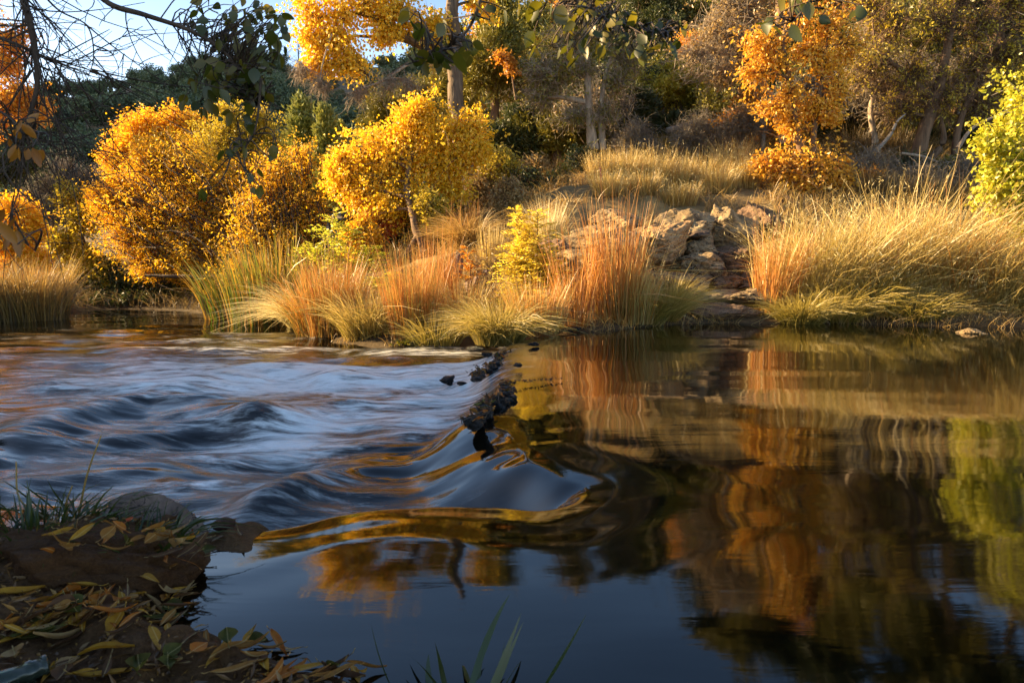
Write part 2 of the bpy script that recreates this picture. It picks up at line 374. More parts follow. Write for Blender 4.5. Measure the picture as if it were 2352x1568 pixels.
def hill_z(x, y):
    ang = x / np.maximum(y, 1)
    ridge = 0
    # skyline surveyed at 85 m
    ypx = np.interp(ang, [-.78, -.70, -.62, -.56, -.50, -.46, -.40, -.34, -.31, -.27, -.2, 0, .4, 1.5], [262, 250, 240, 228, 205, 188, 178, 186, 215, 225, 215, 120, -40, -150])
    top = np.maximum((595 - ypx) / FPX * 85, 0) + ridge
    r = np.sqrt(x * x + y * y) / np.sqrt(1 + ang ** 2)
    s = np.clip((y - 27) / 58, 0, 1.6)
    z = 1.0 + top * np.where(s < 1, s ** 1.15, 1 - .35 * (s - 1)) 
    p = np.stack([x, y, np.zeros_like(x)], -1)
    z = z + sm(s, .0, .3) * (2.2 * fbm(p * .045, 4, 21) * (1 - sm(np.abs(s - 1), .0, .0001) * 0) * np.where(s < .9, 1, .35) + .5 * fbm(p * .25, 3, 5))
    z = z + 60 * sm(-x, 95, 145) * sm(y, 46, 68) * (1 + .12 * fbm(p * .03, 3, 8))      # unseen ridge to the left, raised to shade the far hill
    return z
hx = np.linspace(-240, 140, 340); hy = np.linspace(24, 150, 170)
HX, HY = np.meshgrid(hx, hy); g = Geo(); grid(g, HX, HY, hill_z(HX, HY) - .8 * (1 - sm(HY, 26, 34))); o = g.build('hills', S_hill); tag(o, kind='structure')

# ------------------------------------------------------------------ near bank
shore_px = [(560, 1196), (500, 1222), (455, 1262), (448, 1310), (400, 1352), (352, 1400), (372, 1440), (470, 1478), (560, 1500), (640, 1510), (700, 1532), (790, 1552), (880, 1580), (1050, 1660), (1300, 1760)]
back_px = [(540, 1186), (470, 1180), (380, 1165), (280, 1165), (180, 1180), (60, 1185), (-100, 1180), (-400, 1170), (-900, 1150)]
near_poly = np.array([on(a, b, .0)[:2] for a, b in shore_px] + [(.6, .2), (.6, -3), (-9, -3), (-9, 1.0)] + [on(a, b, .06)[:2] for a, b in back_px[::-1]])
def inside(poly, x, y):
    c = np.zeros(x.shape, bool); n = len(poly)
    for i in range(n):
        x1, y1 = poly[i]; x2, y2 = poly[(i + 1) % n]
        if y1 == y2: continue
        k = (y1 > y) != (y2 > y); c ^= k & (x < (x2 - x1) * (y - y1) / (y2 - y1) + x1)
    return c
def seg_dist(P, x, y, closed=False):
    d = np.full(x.shape, 1e9); n = len(P)
    for i in range(n if closed else n - 1):
        a = P[i]; b = P[(i + 1) % n]; ab = b - a; L = ab @ ab + 1e-12
        t = np.clip(((x - a[0]) * ab[0] + (y - a[1]) * ab[1]) / L, 0, 1)
        d = np.minimum(d, np.hypot(x - a[0] - t * ab[0], y - a[1] - t * ab[1]))
    return d
def near_z(x, y):
    p = np.stack([x, y, np.zeros_like(x)], -1)
    dx = .018 * fbm(p * 14, 3, 50)
    sd = seg_dist(near_poly, x + dx, y - dx, True); sd = np.where(inside(near_poly, x + dx, y - dx), sd, -sd)
    z = -.45 * sm(-sd, .01, .32) - .006 + .022 * sm(sd, -.01, .05) + .035 * sm(sd, .04, .3)
    z = z + sm(sd, -.02, .05) * (.014 * fbm(p * 9, 4, 31) + .006 * fbm(p * 40, 3, 33))
    # root ridge in the mud
    for A, Bp, w, h in ((on(330, 1568, .02), on(470, 1450, .02), .022, .022), (on(0, 1420, .03), on(300, 1450, .02), .03, .018), (on(300, 1520, .0), on(560, 1530, .02), .03, .014)):
        q = seg_dist(np.array([A[:2], Bp[:2]]), x, y); z = z + h * np.exp(-(q / w) ** 2)
    z = z + sm(-1.9 - x, 0, 5) * .9 + .045 * np.exp(-((x + .86) / .33) ** 2 - ((y - 1.36) / .17) ** 2) * sm(sd, -.02, .06)
    return z
nx_ = spaced(-9, .62, .009, .25, -.55, .75); ny_ = spaced(-3, 2.4, .009, .25, 1.3, .6)
NX, NY = np.meshgrid(nx_, ny_)
g = Geo(); grid(g, NX, NY, near_z(NX, NY)); nb = g.build('near_ground', S_mud); tag(nb, kind='structure')
def nz_(x, y): return float(near_z(np.array([x], float), np.array([y], float))[0])

# ------------------------------------------------------------------ water
lip_px = [(1420, 742), (1330, 757), (1240, 768), (1190, 782), (1175, 815), (1190, 860), (1165, 900), (1120, 945), (1180, 985), (1175, 1015), (1240, 1050), (1300, 1082), (1345, 1112), (1325, 1142), (1240, 1158), (1130, 1150), (1000, 1140), (880, 1145), (770, 1158), (650, 1180), (540, 1192), (440, 1200)]
lip = catmull([on(a, b, 0)[:2] for a, b in lip_px], 6)
low_poly = np.vstack([lip, [(-1.5, 1.7), (-9, 1.2), (-60, 0), (-60, 40), (.6, 40), (.9, 8)]])
DROP = .2
def ridge(x, y, pts, lvl, w, amp, skew=0.):
    P = catmull([on(a, b, lvl)[:2] for a, b in pts], 4)
    d = seg_dist(P, x, y); return amp * np.exp(-(d / w) ** 2)
def blob(x, y, px, py, rx, ry, lvl=-.2):
    c = on(px, py, lvl); e = on(px + rx, py, lvl); n_ = on(px, py - ry, lvl)
    return np.exp(-((x - c[0]) / (e[0] - c[0])) ** 2 - ((y - c[1]) / (n_[1] - c[1])) ** 2)
def water(x, y):
    sd = seg_dist(lip, x, y); ins = inside(low_poly, x, y)
    s = np.where(ins, -sd, sd)
    q0 = np.stack([x, y, np.zeros_like(x)], -1); s = s + (.035 * vnoise(q0 * 3.1, 91) + .018 * vnoise(q0 * 9, 92)) * np.exp(-(s / .3) ** 2)
    chute = blob(x, y, 1130, 1080, 210, 90)
    far = sm(y, 2.9, 4.2)
    w = .10 + .17 * chute + .14 * far * (1 - sm(x, .2, .6))
    low = 1 - np.exp(-(np.maximum(-s, 0) / w) ** 1.7)
    z = -DROP * low - .022 * np.exp(-np.maximum(s, 0) / .2) * (s > 0) - .022 * (s <= 0) * (1 - low)
    p = np.stack([x, y, np.zeros_like(x)], -1)
    k = sm(-s, .05, .45)
    z = z + k * (ridge(x, y, [(-120, 1040), (0, 1010), (120, 955), (330, 907), (450, 912), (590, 935)], -.13, .17, .06)
                 + ridge(x, y, [(600, 950), (760, 915), (900, 908), (1080, 912)], -.14, .14, .032)
                 + ridge(x, y, [(150, 1010), (340, 985), (560, 955)], -.16, .12, .03)
                 + ridge(x, y, [(-60, 1120), (150, 1090), (330, 1075)], -.18, .16, .04)
                 + ridge(x, y, [(600, 1112), (720, 1062), (820, 1034), (950, 1024), (1120, 1030)], -.10, .10, .055)
                 - blob(x, y, 450, 1010, 130, 30) * .05 - blob(x, y, 700, 1045, 120, 40) * .045
                 + ridge(x, y, [(420, 880), (600, 840), (760, 850)], -.16, .25, .05) + ridge(x, y, [(780, 860), (900, 850), (1000, 850)], -.16, .18, .05)
                 + ridge(x, y, [(700, 800), (900, 815), (1000, 830)], -.16, .12, .02))
    q = p * np.array([1.3, 3.4, 1]); k2 = k * (1 - sm(y, 6.8, 8.6) * .75)
    turb = fbm(q * 1.1 + .4 * fbm(q * .7, 2, 71)[..., None], 3, 61)
    z = z + k2 * (.028 * turb + .011 * fbm(p * [3.2, 8, 1] + .5 * turb[..., None], 3, 62))
    # slow swirls and swell of the pool
    pool = 1 - low
    z = z + pool * (.0040 * fbm(p * [1.2, 2.6, 1], 2, 80) * sm(s, .0, .5) * (1 - sm(s, 1.3, 2.6) * .96) + .0016 * np.sin(s * 30 + 2 * vnoise(p * 3, 4)) * np.exp(-np.maximum(s, 0) / .3) * sm(s, .0, .12))
    fm = k * .07 + k * .26 * turb
    bl = lambda *a: blob(x, y, *a)
    fm = fm + k * (1.1 * bl(640, 878, 300, 26) + .6 * bl(430, 850, 200, 22) + .85 * bl(900, 866, 190, 18) + .7 * bl(660, 1005, 150, 50) + .35 * bl(800, 960, 130, 30) + .7 * bl(1000, 985, 120, 22) + .4 * bl(960, 930, 160, 20)
                   + .45 * bl(330, 820, 300, 14) + .35 * bl(180, 1060, 180, 30) + .3 * bl(250, 1120, 260, 30) + .25 * bl(250, 900, 300, 30) + .35 * bl(900, 812, 160, 8) + .3 * bl(1080, 1090, 200, 25) * 0)
    fm = fm + far * .95 * np.exp(-((s + .34) / .26) ** 2) * (y < 5.2) 
    fm = fm * (1 - .8 * sm(y, 6.6, 8.2)) * (1 - .55 * k * np.exp(-(ridge(x, y, [(-120, 1075), (0, 1045), (150, 985), (330, 935), (450, 935), (600, 950)], -.16, .15, 1.) - 1) ** 2 / .18))
    fm = fm * (1 - .95 * chute * (s > -.9))
    return z, np.clip(fm, 0, 1) * .88, s
wx = np.concatenate([np.arange(-60, -9, .6), spaced(-9, 16, .012, .14, -.3, 1.4)]); wy = spaced(-3, 15, .012, .10, 1.9, 1.2)
WX, WY = np.meshgrid(wx, wy)
WZ, FM, WS = water(WX, WY)
def m_water():
    m, n, out = mat_new('river_water'); f, pl = attr(n)
    v1 = obj_vec(n, (1.8, 8, 2)); v2 = obj_vec(n, (5, 26, 3)); v3 = obj_vec(n, (1.5, 4.2, 1))
    s1 = noise_n(n, 1., 9, .66, v1, 1.6); s2 = noise_n(n, 1., 6, .65, v2, 1.2); s3 = noise_n(n, 1.3, 5, .6, v3, 2.2)
    st = math_n(n, 'ADD', math_n(n, 'ADD', math_n(n, 'MULTIPLY', s1, .5), math_n(n, 'MULTIPLY', s2, .25)), math_n(n, 'MULTIPLY', s3, .4))
    # foam where the mask is high, torn into streaks
    a = math_n(n, 'ADD', f, math_n(n, 'MULTIPLY', math_n(n, 'SUBTRACT', st, .575), 4.2))
    mr = n.nodes.new("ShaderNodeMapRange"); mr.interpolation_type = 'SMOOTHSTEP'; mr.inputs[1].default_value = .05; mr.inputs[2].default_value = 1.08
    n.links.new(a, mr.inputs[0]); foam = math_n(n, 'MULTIPLY', mr.outputs[0], math_n(n, 'MULTIPLY', f, 4., True))
    p = n.nodes.new("ShaderNodeBsdfPrincipled"); p.inputs['IOR'].default_value = 1.48
    n.links.new(mixc(n, foam, (.0028, .0022, .0008), (.93, .93, .88)), p.inputs['Base Color'])
    n.links.new(math_n(n, 'ADD', math_n(n, 'MULTIPLY', math_n(n, 'MULTIPLY', f, 3., True), .20), .042), p.inputs['Roughness'])
    w1 = noise_n(n, 1., 4, .55, obj_vec(n, (2.2, 11, 1)), .8); w2 = noise_n(n, 1., 5, .6, obj_vec(n, (14, 60, 1)), .8)
    hh = math_n(n, 'ADD', math_n(n, 'MULTIPLY', w1, math_n(n, 'ADD', math_n(n, 'MULTIPLY', f, 1.3), .018)), math_n(n, 'MULTIPLY', w2, math_n(n, 'ADD', math_n(n, 'MULTIPLY', f, .55), .002)))
    n.links.new(bump_n(n, hh, .8, .03), p.inputs['Normal'])
    n.links.new(p.outputs[0], out.inputs[0]); return m
WM = m_water()
g = Geo(); grid(g, WX, WY, WZ, np.stack([FM, np.clip(.5 + WS, 0, 1)], -1)); wo = g.build('water', WM); tag(wo, kind='structure')

# ------------------------------------------------------------------ plants
def rand_ball(n, shell=.45):
    d = unit(rng.normal(size=(n, 3))); return d * (rng.random(n) ** shell)[:, None]

def C(px, py, r, D, ry=None, rd=None):    # a clump of the crown: centre and half axes
    ry = ry or r; rd = rd or (r + ry) / 2
    return at(px, py, D), np.array([M(r, D), M(rd, D), M(ry, D)])

def plant(name, label, cat, stems, clumps, leaf, nleaf, bk, L=.05, W=.02, ntw=40, droop=.3, spread=.16, group=None,
          limb_r=.03, twig_r=.004, twig_w=1., crown='crown', weights=None, wild=.25, flow=None, tuft=.05, sag=.1, upright=0., extra=None, kink=.15):
    """stems: list of (points, radii); clumps: ellipsoids the boughs grow into"""
    base = stems[0][0][0]
    root = empty(name, base, label, cat, group)
    gt = Geo(); SP = []; SR = []
    for pts, rr in stems:
        P = catmull(pts, 6); R = np.interp(np.linspace(0, 1, len(P)), np.linspace(0, 1, len(rr)), rr)
        P = P + fbm(P * 2.2, 2, 12)[:, None] * R[:, None] * .6
        tubes(gt, P[None], R[None], 10); SP.append(P); SR.append(R)
    A = np.concatenate(SP); AR = np.concatenate(SR)
    tw_s = []; tw_e = []; tw_o = []; cl_id = []
    gb = Geo()
    for ci, (c, r) in enumerate(clumps):
        pen = np.linalg.norm(A - c, axis=1) + 1.4 * np.maximum(A[:, 2] - c[2], 0)
        i = int(np.argmin(pen)); s = A[i]
        mid = (s + c) / 2 + rng.normal(size=3) * kink * np.linalg.norm(c - s) + [0, 0, sag * np.linalg.norm(c - s)]
        Lb = bez(s[None], mid[None], c[None], 9)[0]; r0 = min(AR[i] * .8, limb_r); 
        tubes(gt, Lb[None], np.linspace(r0, max(r0 * .3, twig_r * 1.2), 9)[None], 6)
        n = max(3, int(ntw * (weights[ci] if weights else 1)))
        e = c + rand_ball(n) * r * (1 + wild * rng.normal(size=(n, 1)))
        t = rng.integers(3, 9, n); st = Lb[t]
        if flow is not None:               # boughs that sweep one way
            fd = unit(c - np.array(flow)); st = e - fd * r.mean() * rng.uniform(.9, 1.9, (n, 1)) + rng.normal(size=(n, 3)) * r * .18; k_ = rng.random(n) < .2; st[k_] = Lb[t[k_]]
        tw_s.append(st); tw_e.append(e); cl_id += [ci] * n
    S_ = np.concatenate(tw_s); E = np.concatenate(tw_e); N = len(S_)
    ln = np.linalg.norm(E - S_, axis=1, keepdims=True)
    Mid = (S_ + E) / 2 + rng.normal(size=(N, 3)) * ln * .14 + np.array([0, 0, .12]) * ln
    TW = bez(S_, Mid, E, 6)
    tubes(gb, TW, np.linspace(1.6, .5, 6)[None] * twig_r * (.7 + .6 * rng.random((N, 1))), 3)
    if extra:                              # fine side twigs of bare wood
        k = extra['n']; ti = rng.integers(0, N, k); tt = rng.integers(1, 6, k); s = TW[ti, tt]
        l = extra['len'] * (.4 + rng.random((k, 1))); d = unit(rng.normal(size=(k, 3)) + extra.get('dir', np.array([0, 0, .2])))
        e = s + d * l; mid = (s + e) / 2 + rng.normal(size=(k, 3)) * l * extra.get('curl', .25) 
        tubes(gb, bez(s, mid, e, 5), np.linspace(1.1, .35, 5)[None] * extra.get('r', twig_r * .7) * np.ones((k, 1)), 3)
    gt.build('trunk', bk, root); gb.build('twigs', bk, root)
    if nleaf:
        nt_ = max(N, nleaf // 11); tj = rng.choice(N, nt_, p=(lambda q: q / q.sum())(.25 + rng.random(N) ** 1.5)); tt_ = rng.random(nt_) ** .75 * 1.05
        ks = rng.integers(0, nt_, nleaf); ti = tj[ks]; t = tt_[ks]
        u = np.clip(tt_, 0, 1) * 5; i0 = np.minimum(u.astype(int), 4); fr = (u - i0)[:, None]
        cr = np.array([clumps[k][1].mean() for k in np.array(cl_id)[tj]])[:, None]
        tc = TW[tj, i0] * (1 - fr) + TW[tj, i0 + 1] * fr + rng.normal(size=(nt_, 3)) * cr * spread * .75
        pos = tc[ks] + rng.normal(size=(nleaf, 3)) * tuft * (.6 + .8 * rng.random(nt_))[ks][:, None]
        dr = unit(E - S_)[ti] * .5 + rng.normal(size=(nleaf, 3)) * .6 + np.array([0, 0, -droop + upright])
        rd_ = np.clip(rng.random(N)[ti] * .35 + rng.random(nleaf) * .65, 0, 1)
        gl = Geo(); sc = .65 + .7 * rng.random(nleaf); leaves(gl, pos, dr, L * sc, W * sc, rd_); gl.build(crown, leaf, root, smooth=False)
    return root

# --- golden willow on the left, leaning out of the bank
D1 = 11.6
b0 = at(735, 668, 10.9); 
def st(*pts): return [np.array(q) for q in pts]
plant('willow_tree', 'large golden willow leaning left over the river, glowing in low sun', 'tree',
      [(st(at(735, 668, 10.9), at(650, 590, 11.2), at(560, 520, 11.4), at(430, 430, 11.6)), [.12, .09, .06, .02]),
       (st(at(725, 665, 10.9), at(600, 620, 11.1), at(470, 575, 11.3), at(340, 560, 11.5)), [.08, .06, .04, .015]),
       (st(at(700, 650, 10.9), at(560, 640, 10.9), at(430, 634, 11.0), at(335, 632, 11.1)), [.06, .045, .035, .02])],
      [C(300, 420, 70, D1), C(262, 480, 52, D1), C(285, 550, 60, D1), C(370, 400, 80, D1), C(360, 500, 95, D1), C(335, 590, 60, D1, 45), C(450, 430, 85, D1), C(460, 540, 90, D1),
       C(430, 615, 70, D1, 40), C(545, 490, 85, D1), C(540, 590, 75, D1, 50), C(250, 430, 35, D1), C(620, 560, 60, D1), C(400, 360, 60, D1), C(520, 420, 60, D1), C(560, 440, 50, D1), C(490, 480, 70, D1), C(600, 500, 55, D1), C(500, 600, 60, D1, 35), C(560, 400, 55, D1), C(600, 440, 50, D1), C(580, 540, 50, D1), C(560, 620, 60, D1, 25), C(640, 470, 40, D1), C(230, 455, 25, D1), C(330, 355, 40, D1)],
      Lf['gold'], 115000, B['dark'], L=.055, W=.016, ntw=85, spread=.14, limb_r=.035, twig_r=.006, wild=.42, sag=-.02, flow=at(760, 700, 10.9), tuft=.045)
plant('cottonwood_tree', 'deep golden round-topped tree behind the leaning willow', 'tree',
      [(st(at(480, 640, 13.6), at(430, 450, 13.6), at(390, 330, 13.6)), [.12, .09, .04])],
      [C(400, 280, 55, 13.5, 42), C(450, 300, 50, 13.5), C(330, 300, 55, 13.5, 45), C(275, 345, 45, 13.5), C(345, 360, 75, 13.5), C(262, 372, 32, 13.5), C(430, 360, 60, 13.5)],
      Lf['gold'], 40000, B['dark'], L=.05, W=.032, ntw=75, spread=.15, wild=.18, tuft=.06)
plant('young_tree', 'olive yellow leafy tree between the golden willow and the cypresses', 'tree',
      [(st(at(590, 640, 12.6), at(575, 450, 12.6), at(570, 290, 12.6)), [.08, .06, .02])],
      [C(560, 300, 55, 12.5, 60), C(500, 330, 60, 12.5), C(610, 330, 45, 12.5, 60), C(540, 390, 75, 12.5), C(610, 400, 50, 12.5), C(450, 375, 45, 12.5), C(520, 270, 25, 12.5, 40), C(590, 280, 20, 12.5, 40)],
      Lf['olive_yellow'], 30000, B['dark'], L=.055, W=.024, ntw=70, spread=.16, wild=.42, flow=at(590, 700, 12.6))
plant('small_tree', 'orange brown thin-leaved tree with dark forking branches right of the willow', 'tree',
      [(st(at(705, 665, 10.6), at(700, 560, 10.6), at(655, 480, 10.6), at(590, 440, 10.5)), [.06, .045, .03, .01]),
       (st(at(715, 665, 10.7), at(725, 560, 10.7), at(740, 480, 10.7), at(700, 400, 10.7)), [.05, .035, .02, .008])],
      [C(630, 380, 50, 10.6), C(600, 440, 60, 10.6), C(660, 430, 60, 10.6), C(700, 500, 55, 10.6), C(640, 540, 65, 10.6), C(710, 570, 55, 10.6), C(580, 520, 55, 10.6), C(590, 600, 60, 10.6, 40), C(670, 610, 60, 10.6, 40), C(550, 560, 60, 10.6), C(530, 620, 60, 10.6, 30), C(720, 460, 35, 10.6, 45), C(560, 470, 50, 10.6), C(690, 350, 30, 10.6, 35)],
      Lf['amber'], 22000, B['dark'], L=.045, W=.02, ntw=62, spread=.25, wild=.45, flow=at(720, 720, 10.7), twig_r=.006, extra=dict(n=900, len=.22, r=.003))

# --- golden cottonwood sapling in the middle
D2 = 9.8
plant('golden_cottonwood', 'bright golden cottonwood sapling in front of the tall trunk', 'tree',
      [(st(at(985, 620, 9.0), at(960, 545, 9.1), at(945, 480, 9.3), at(940, 400, 9.6), at(960, 300, 9.8)), [.055, .05, .045, .04, .015]),
       (st(at(930, 590, 9.1), at(958, 540, 9.1)), [.03, .035]),
       (st(at(1050, 470, 10.2), at(1030, 400, 10), at(1010, 330, 9.9)), [.05, .04, .02])],
      [C(935, 285, 55, D2, 50), C(1010, 300, 60, D2, 55), C(880, 340, 60, D2, 50), C(820, 385, 55, D2, 42), C(780, 420, 42, D2, 40), C(900, 420, 75, D2), C(990, 385, 75, D2), C(830, 460, 60, D2, 40), C(1085, 300, 45, D2, 45),
       C(1060, 360, 55, D2), C(930, 340, 60, D2), C(770, 385, 25, D2), C(965, 250, 30, D2, 25), C(860, 370, 55, D2), C(870, 480, 60, 9.6, 35), C(960, 460, 60, 9.6, 40), C(1030, 430, 45, 9.8, 40), C(1100, 350, 35, D2, 30)],
      Lf['yellow'], 40000, B['brown'], L=.044, W=.034, ntw=60, spread=.22, wild=.55, tuft=.05)
# --- tall cottonwood
D3 = 11.6
plant('tall_cottonwood', 'tall grey-barked cottonwood with long limbs of yellow leaves reaching left', 'tree',
      [(st(at(1095, 470, D3), at(1072, 400, D3), at(1052, 260, D3), at(1045, 150, D3), at(1040, 0, D3), at(1044, -110, D3)), [.26, .20, .135, .125, .10, .04]),
       (st(at(1044, 135, D3), at(985, 105, D3), at(925, 80, D3 - .1), at(890, 55, D3 - .2), at(830, 30, D3 - .2), at(740, 40, D3 - .3), at(690, 70, D3 - .3)), [.11, .09, .065, .055, .035, .02, .006]),
       (st(at(1010, 120, D3), at(930, 92, D3), at(860, 85, D3), at(780, 82, D3)), [.07, .055, .03, .01]),
       (st(at(1042, 160, D3), at(990, 130, D3 - .1), at(930, 150, D3 - .2), at(860, 200, D3 - .3)), [.05, .035, .025, .008]),
       (st(at(1042, -20, D3), at(960, -60, D3), at(860, -90, D3)), [.07, .05, .02])],
      [C(710, 30, 38, 11.3, 40), C(725, 90, 30, 11.3, 32), C(790, 40, 50, 11.3, 40), C(800, 130, 28, 11.3, 34), C(770, 100, 28, 11.3, 34), C(900, 25, 45, 11.4, 30), C(880, 80, 30, 11.4, 25), C(930, 45, 40, 11.4, 35), C(720, 150, 16, 11.3, 20),
       C(840, 10, 60, 11.4, 30), C(760, -40, 60, 11.4, 40), C(860, -60, 60, 11.4, 40), 
       C(1000, 60, 20, 11.4, 40), C(1110, 10, 26, 11.7, 40)],
      Lf['yellow'], 13500, B['cotton'], L=.055, W=.046, ntw=46, spread=.42, limb_r=.03, wild=.65, droop=.8, tuft=.07)
# hanging dead sprays below the limb
plant('dead_branches', 'tangle of bare grey twigs hanging below the cottonwood limb', 'branch',
      [(st(at(985, 128, 11.3), at(935, 150, 11.2), at(880, 185, 11.1), at(800, 215, 11.)), [.03, .022, .015, .008]), (st(at(760, 80, 11.1), at(740, 150, 11.), at(735, 190, 11)), [.015, .01, .005])],
      [C(820, 210, 55, 11.1, 30), C(900, 190, 50, 11.1, 40), C(740, 190, 30, 11.1, 26), C(690, 165, 20, 11.1, 30), C(950, 200, 30, 11.1, 40)], None, 0, B['pale'], ntw=28, twig_r=.0035, extra=dict(n=1500, len=.22, dir=np.array([0, 0, -.9]), curl=.2, r=.003))

# --- cypresses in the middle distance
def conifer(label, px, py_top, py_base, half, D, n, leaf, name='cypress_tree', cat='conifer', group=None, ragged=.25):
    base = at(px, py_base, D); top = at(px, py_top, D); hgt = top[2] - base[2]; r0 = M(half, D)
    root = empty(name, base, label, cat, group); g = Geo()
    tubes(g, np.linspace(base, top, 6)[None], np.linspace(.05 * r0 + .05, .01, 6)[None], 6)
    nb = 90; h = rng.random(nb) ** 1.1; an = rng.random(nb) * 2 * pi
    prof = r0 * np.clip((1 - h), 0, 1) ** .75 * (.75 + ragged * rng.normal(size=nb)) * np.where(h < .12, .6 + h * 3, 1)
    s = base + np.stack([0 * h, 0 * h, h * hgt * .92], -1); e = s + np.stack([np.cos(an) * prof, np.sin(an) * prof, .28 * np.abs(prof) + .05], -1)
    T = bez(s, (s + e) / 2 + [0, 0, .03], e, 5); tubes(g, T, np.linspace(.02, .006, 5)[None] * np.ones((nb, 1)), 3); g.build('trunk', B['dark'], root)
    ti = rng.integers(0, nb, n); tt = rng.random(n) ** .6; p = s[ti] * (1 - tt[:, None]) + e[ti] * tt[:, None] + rng.normal(size=(n, 3)) * r0 * .11
    g = Geo(); q = .6 + .8 * rng.random(n); leaves(g, p, unit(e - s)[ti] + rng.normal(size=(n, 3)) * .5 + [0, 0, .5], .13 * q * D / 20, .05 * q * D / 20, np.clip(rng.random(nb)[ti] * .5 + .5 * rng.random(n), 0, 1)); g.build('crown', leaf, root, smooth=False)
    return root
conifer('tallest olive green cypress between the golden trees', 700, 208, 470, 62, 21, 15000, Lf['cypress'])
conifer('shorter olive green cypress just right of the tallest one', 752, 238, 470, 52, 20, 13000, Lf['cypress'])
conifer('small dark cypress in the gap beside the shorter cypress', 785, 275, 480, 40, 22, 8000, Lf['cypress'])
conifer('dark conifer low behind the orange brown tree', 690, 400, 600, 70, 16, 9000, Lf['dark_green'])

# --- juniper wood behind the middle and right
def juniper(label, px, py, r, ry, D, n, leaf='juniper', bk='brown', lumps=9, name='juniper_tree', ground_py=None, droop=-.2, L=.085, W=.022, **kw):
    cl = []
    for i in range(lumps):
        d = rand_ball(1, .5)[0]; cl.append(C(px + d[0] * r * .75, py + d[2] * ry * .75, r * rng.uniform(.28, .5), D + d[1] * M(r, D) * .6, ry * rng.uniform(.22, .42)))
    gp = ground_py or py + ry * 1.3
    return plant(name, label, 'tree', [(st(at(px + 10, gp, D), at(px - 8, (gp + py) / 2, D), at(px, py, D), at(px + 5, py - ry * .8, D)), [.11, .09, .06, .02])], cl, Lf[leaf], n, B[bk], L=L, W=W, ntw=55, spread=.2, droop=droop, wild=.38, **kw)
juniper('olive juniper behind the golden sapling, left of the tall trunk', 930, 270, 110, 110, 14.5, 26000)
juniper('grey green juniper at the foot of the far hill', 870, 320, 70, 60, 15.5, 10000, 'cypress')
juniper('tall juniper immediately right of the tall cottonwood trunk', 1140, 130, 110, 190, 14, 42000, lumps=14, ground_py=420)
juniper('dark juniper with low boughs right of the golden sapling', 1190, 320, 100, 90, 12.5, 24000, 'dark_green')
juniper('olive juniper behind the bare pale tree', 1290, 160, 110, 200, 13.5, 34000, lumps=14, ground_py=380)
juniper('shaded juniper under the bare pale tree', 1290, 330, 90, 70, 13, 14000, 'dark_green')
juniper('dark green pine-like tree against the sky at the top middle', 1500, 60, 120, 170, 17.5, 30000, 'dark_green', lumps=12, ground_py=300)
juniper('olive yellow bushy tree on the meadow edge', 1560, 190, 100, 75, 13.5, 22000, 'olive_yellow', lumps=9, ground_py=290, L=.06, W=.03)
juniper('amber leaved small tree behind the meadow', 1590, 110, 50, 45, 14, 5000, 'orange', lumps=6, ground_py=280, L=.06, W=.035)
juniper('dark juniper behind the orange oak', 1990, 150, 130, 120, 14.5, 24000, 'dark_green', ground_py=310)
juniper('tall dark tree at the top right behind the tangled tree', 2250, 60, 170, 180, 15, 34000, 'dark_green', lumps=12, ground_py=330)
juniper('tall dark tree rising above the orange oak', 1850, -150, 190, 160, 15.5, 30000, 'juniper', lumps=12, ground_py=300)
juniper('high olive tree whose crown fills the top right', 2150, -170, 230, 190, 14, 40000, 'juniper', lumps=14, ground_py=330)
juniper('tall dark tree between the pale tree and the orange oak', 1680, -60, 120, 110, 17, 16000, 'dark_green', lumps=8, ground_py=300)
juniper('tall tree at the far right edge of the bank', 2520, -60, 200, 260, 12, 34000, 'juniper', lumps=14, ground_py=440)
for px, py, r_, ry_, D, lf, lab in ((1800, -330, 150, 130, 15, 'juniper', 'topmost crown above the orange oak'), (2000, -360, 170, 150, 14.5, 'dark_green', 'very tall dark crown above the top right'), (2300, -320, 180, 170, 13.5, 'juniper', 'very tall olive crown at the top right'), (1930, -80, 130, 110, 14.5, 'orange_brown', 'tall rusty crown behind the orange oak'), (2480, -420, 200, 180, 12.5, 'dark_green', 'very tall dark crown beyond the right edge'), (1700, -220, 100, 110, 16, 'dark_green', 'tall dark crown left of the orange oak')):
    juniper(lab, px, py, r_, ry_, D, 26000, lf, lumps=14, ground_py=320, L=.14, W=.05)
juniper('green bush low behind the tangled right tree', 2080, 240, 70, 60, 12.2, 12000, 'juniper', ground_py=330)
juniper('yellowish bush at the right behind the lime leaves', 2310, 160, 80, 70, 12, 12000, 'olive_yellow', ground_py=330, L=.06, W=.03)
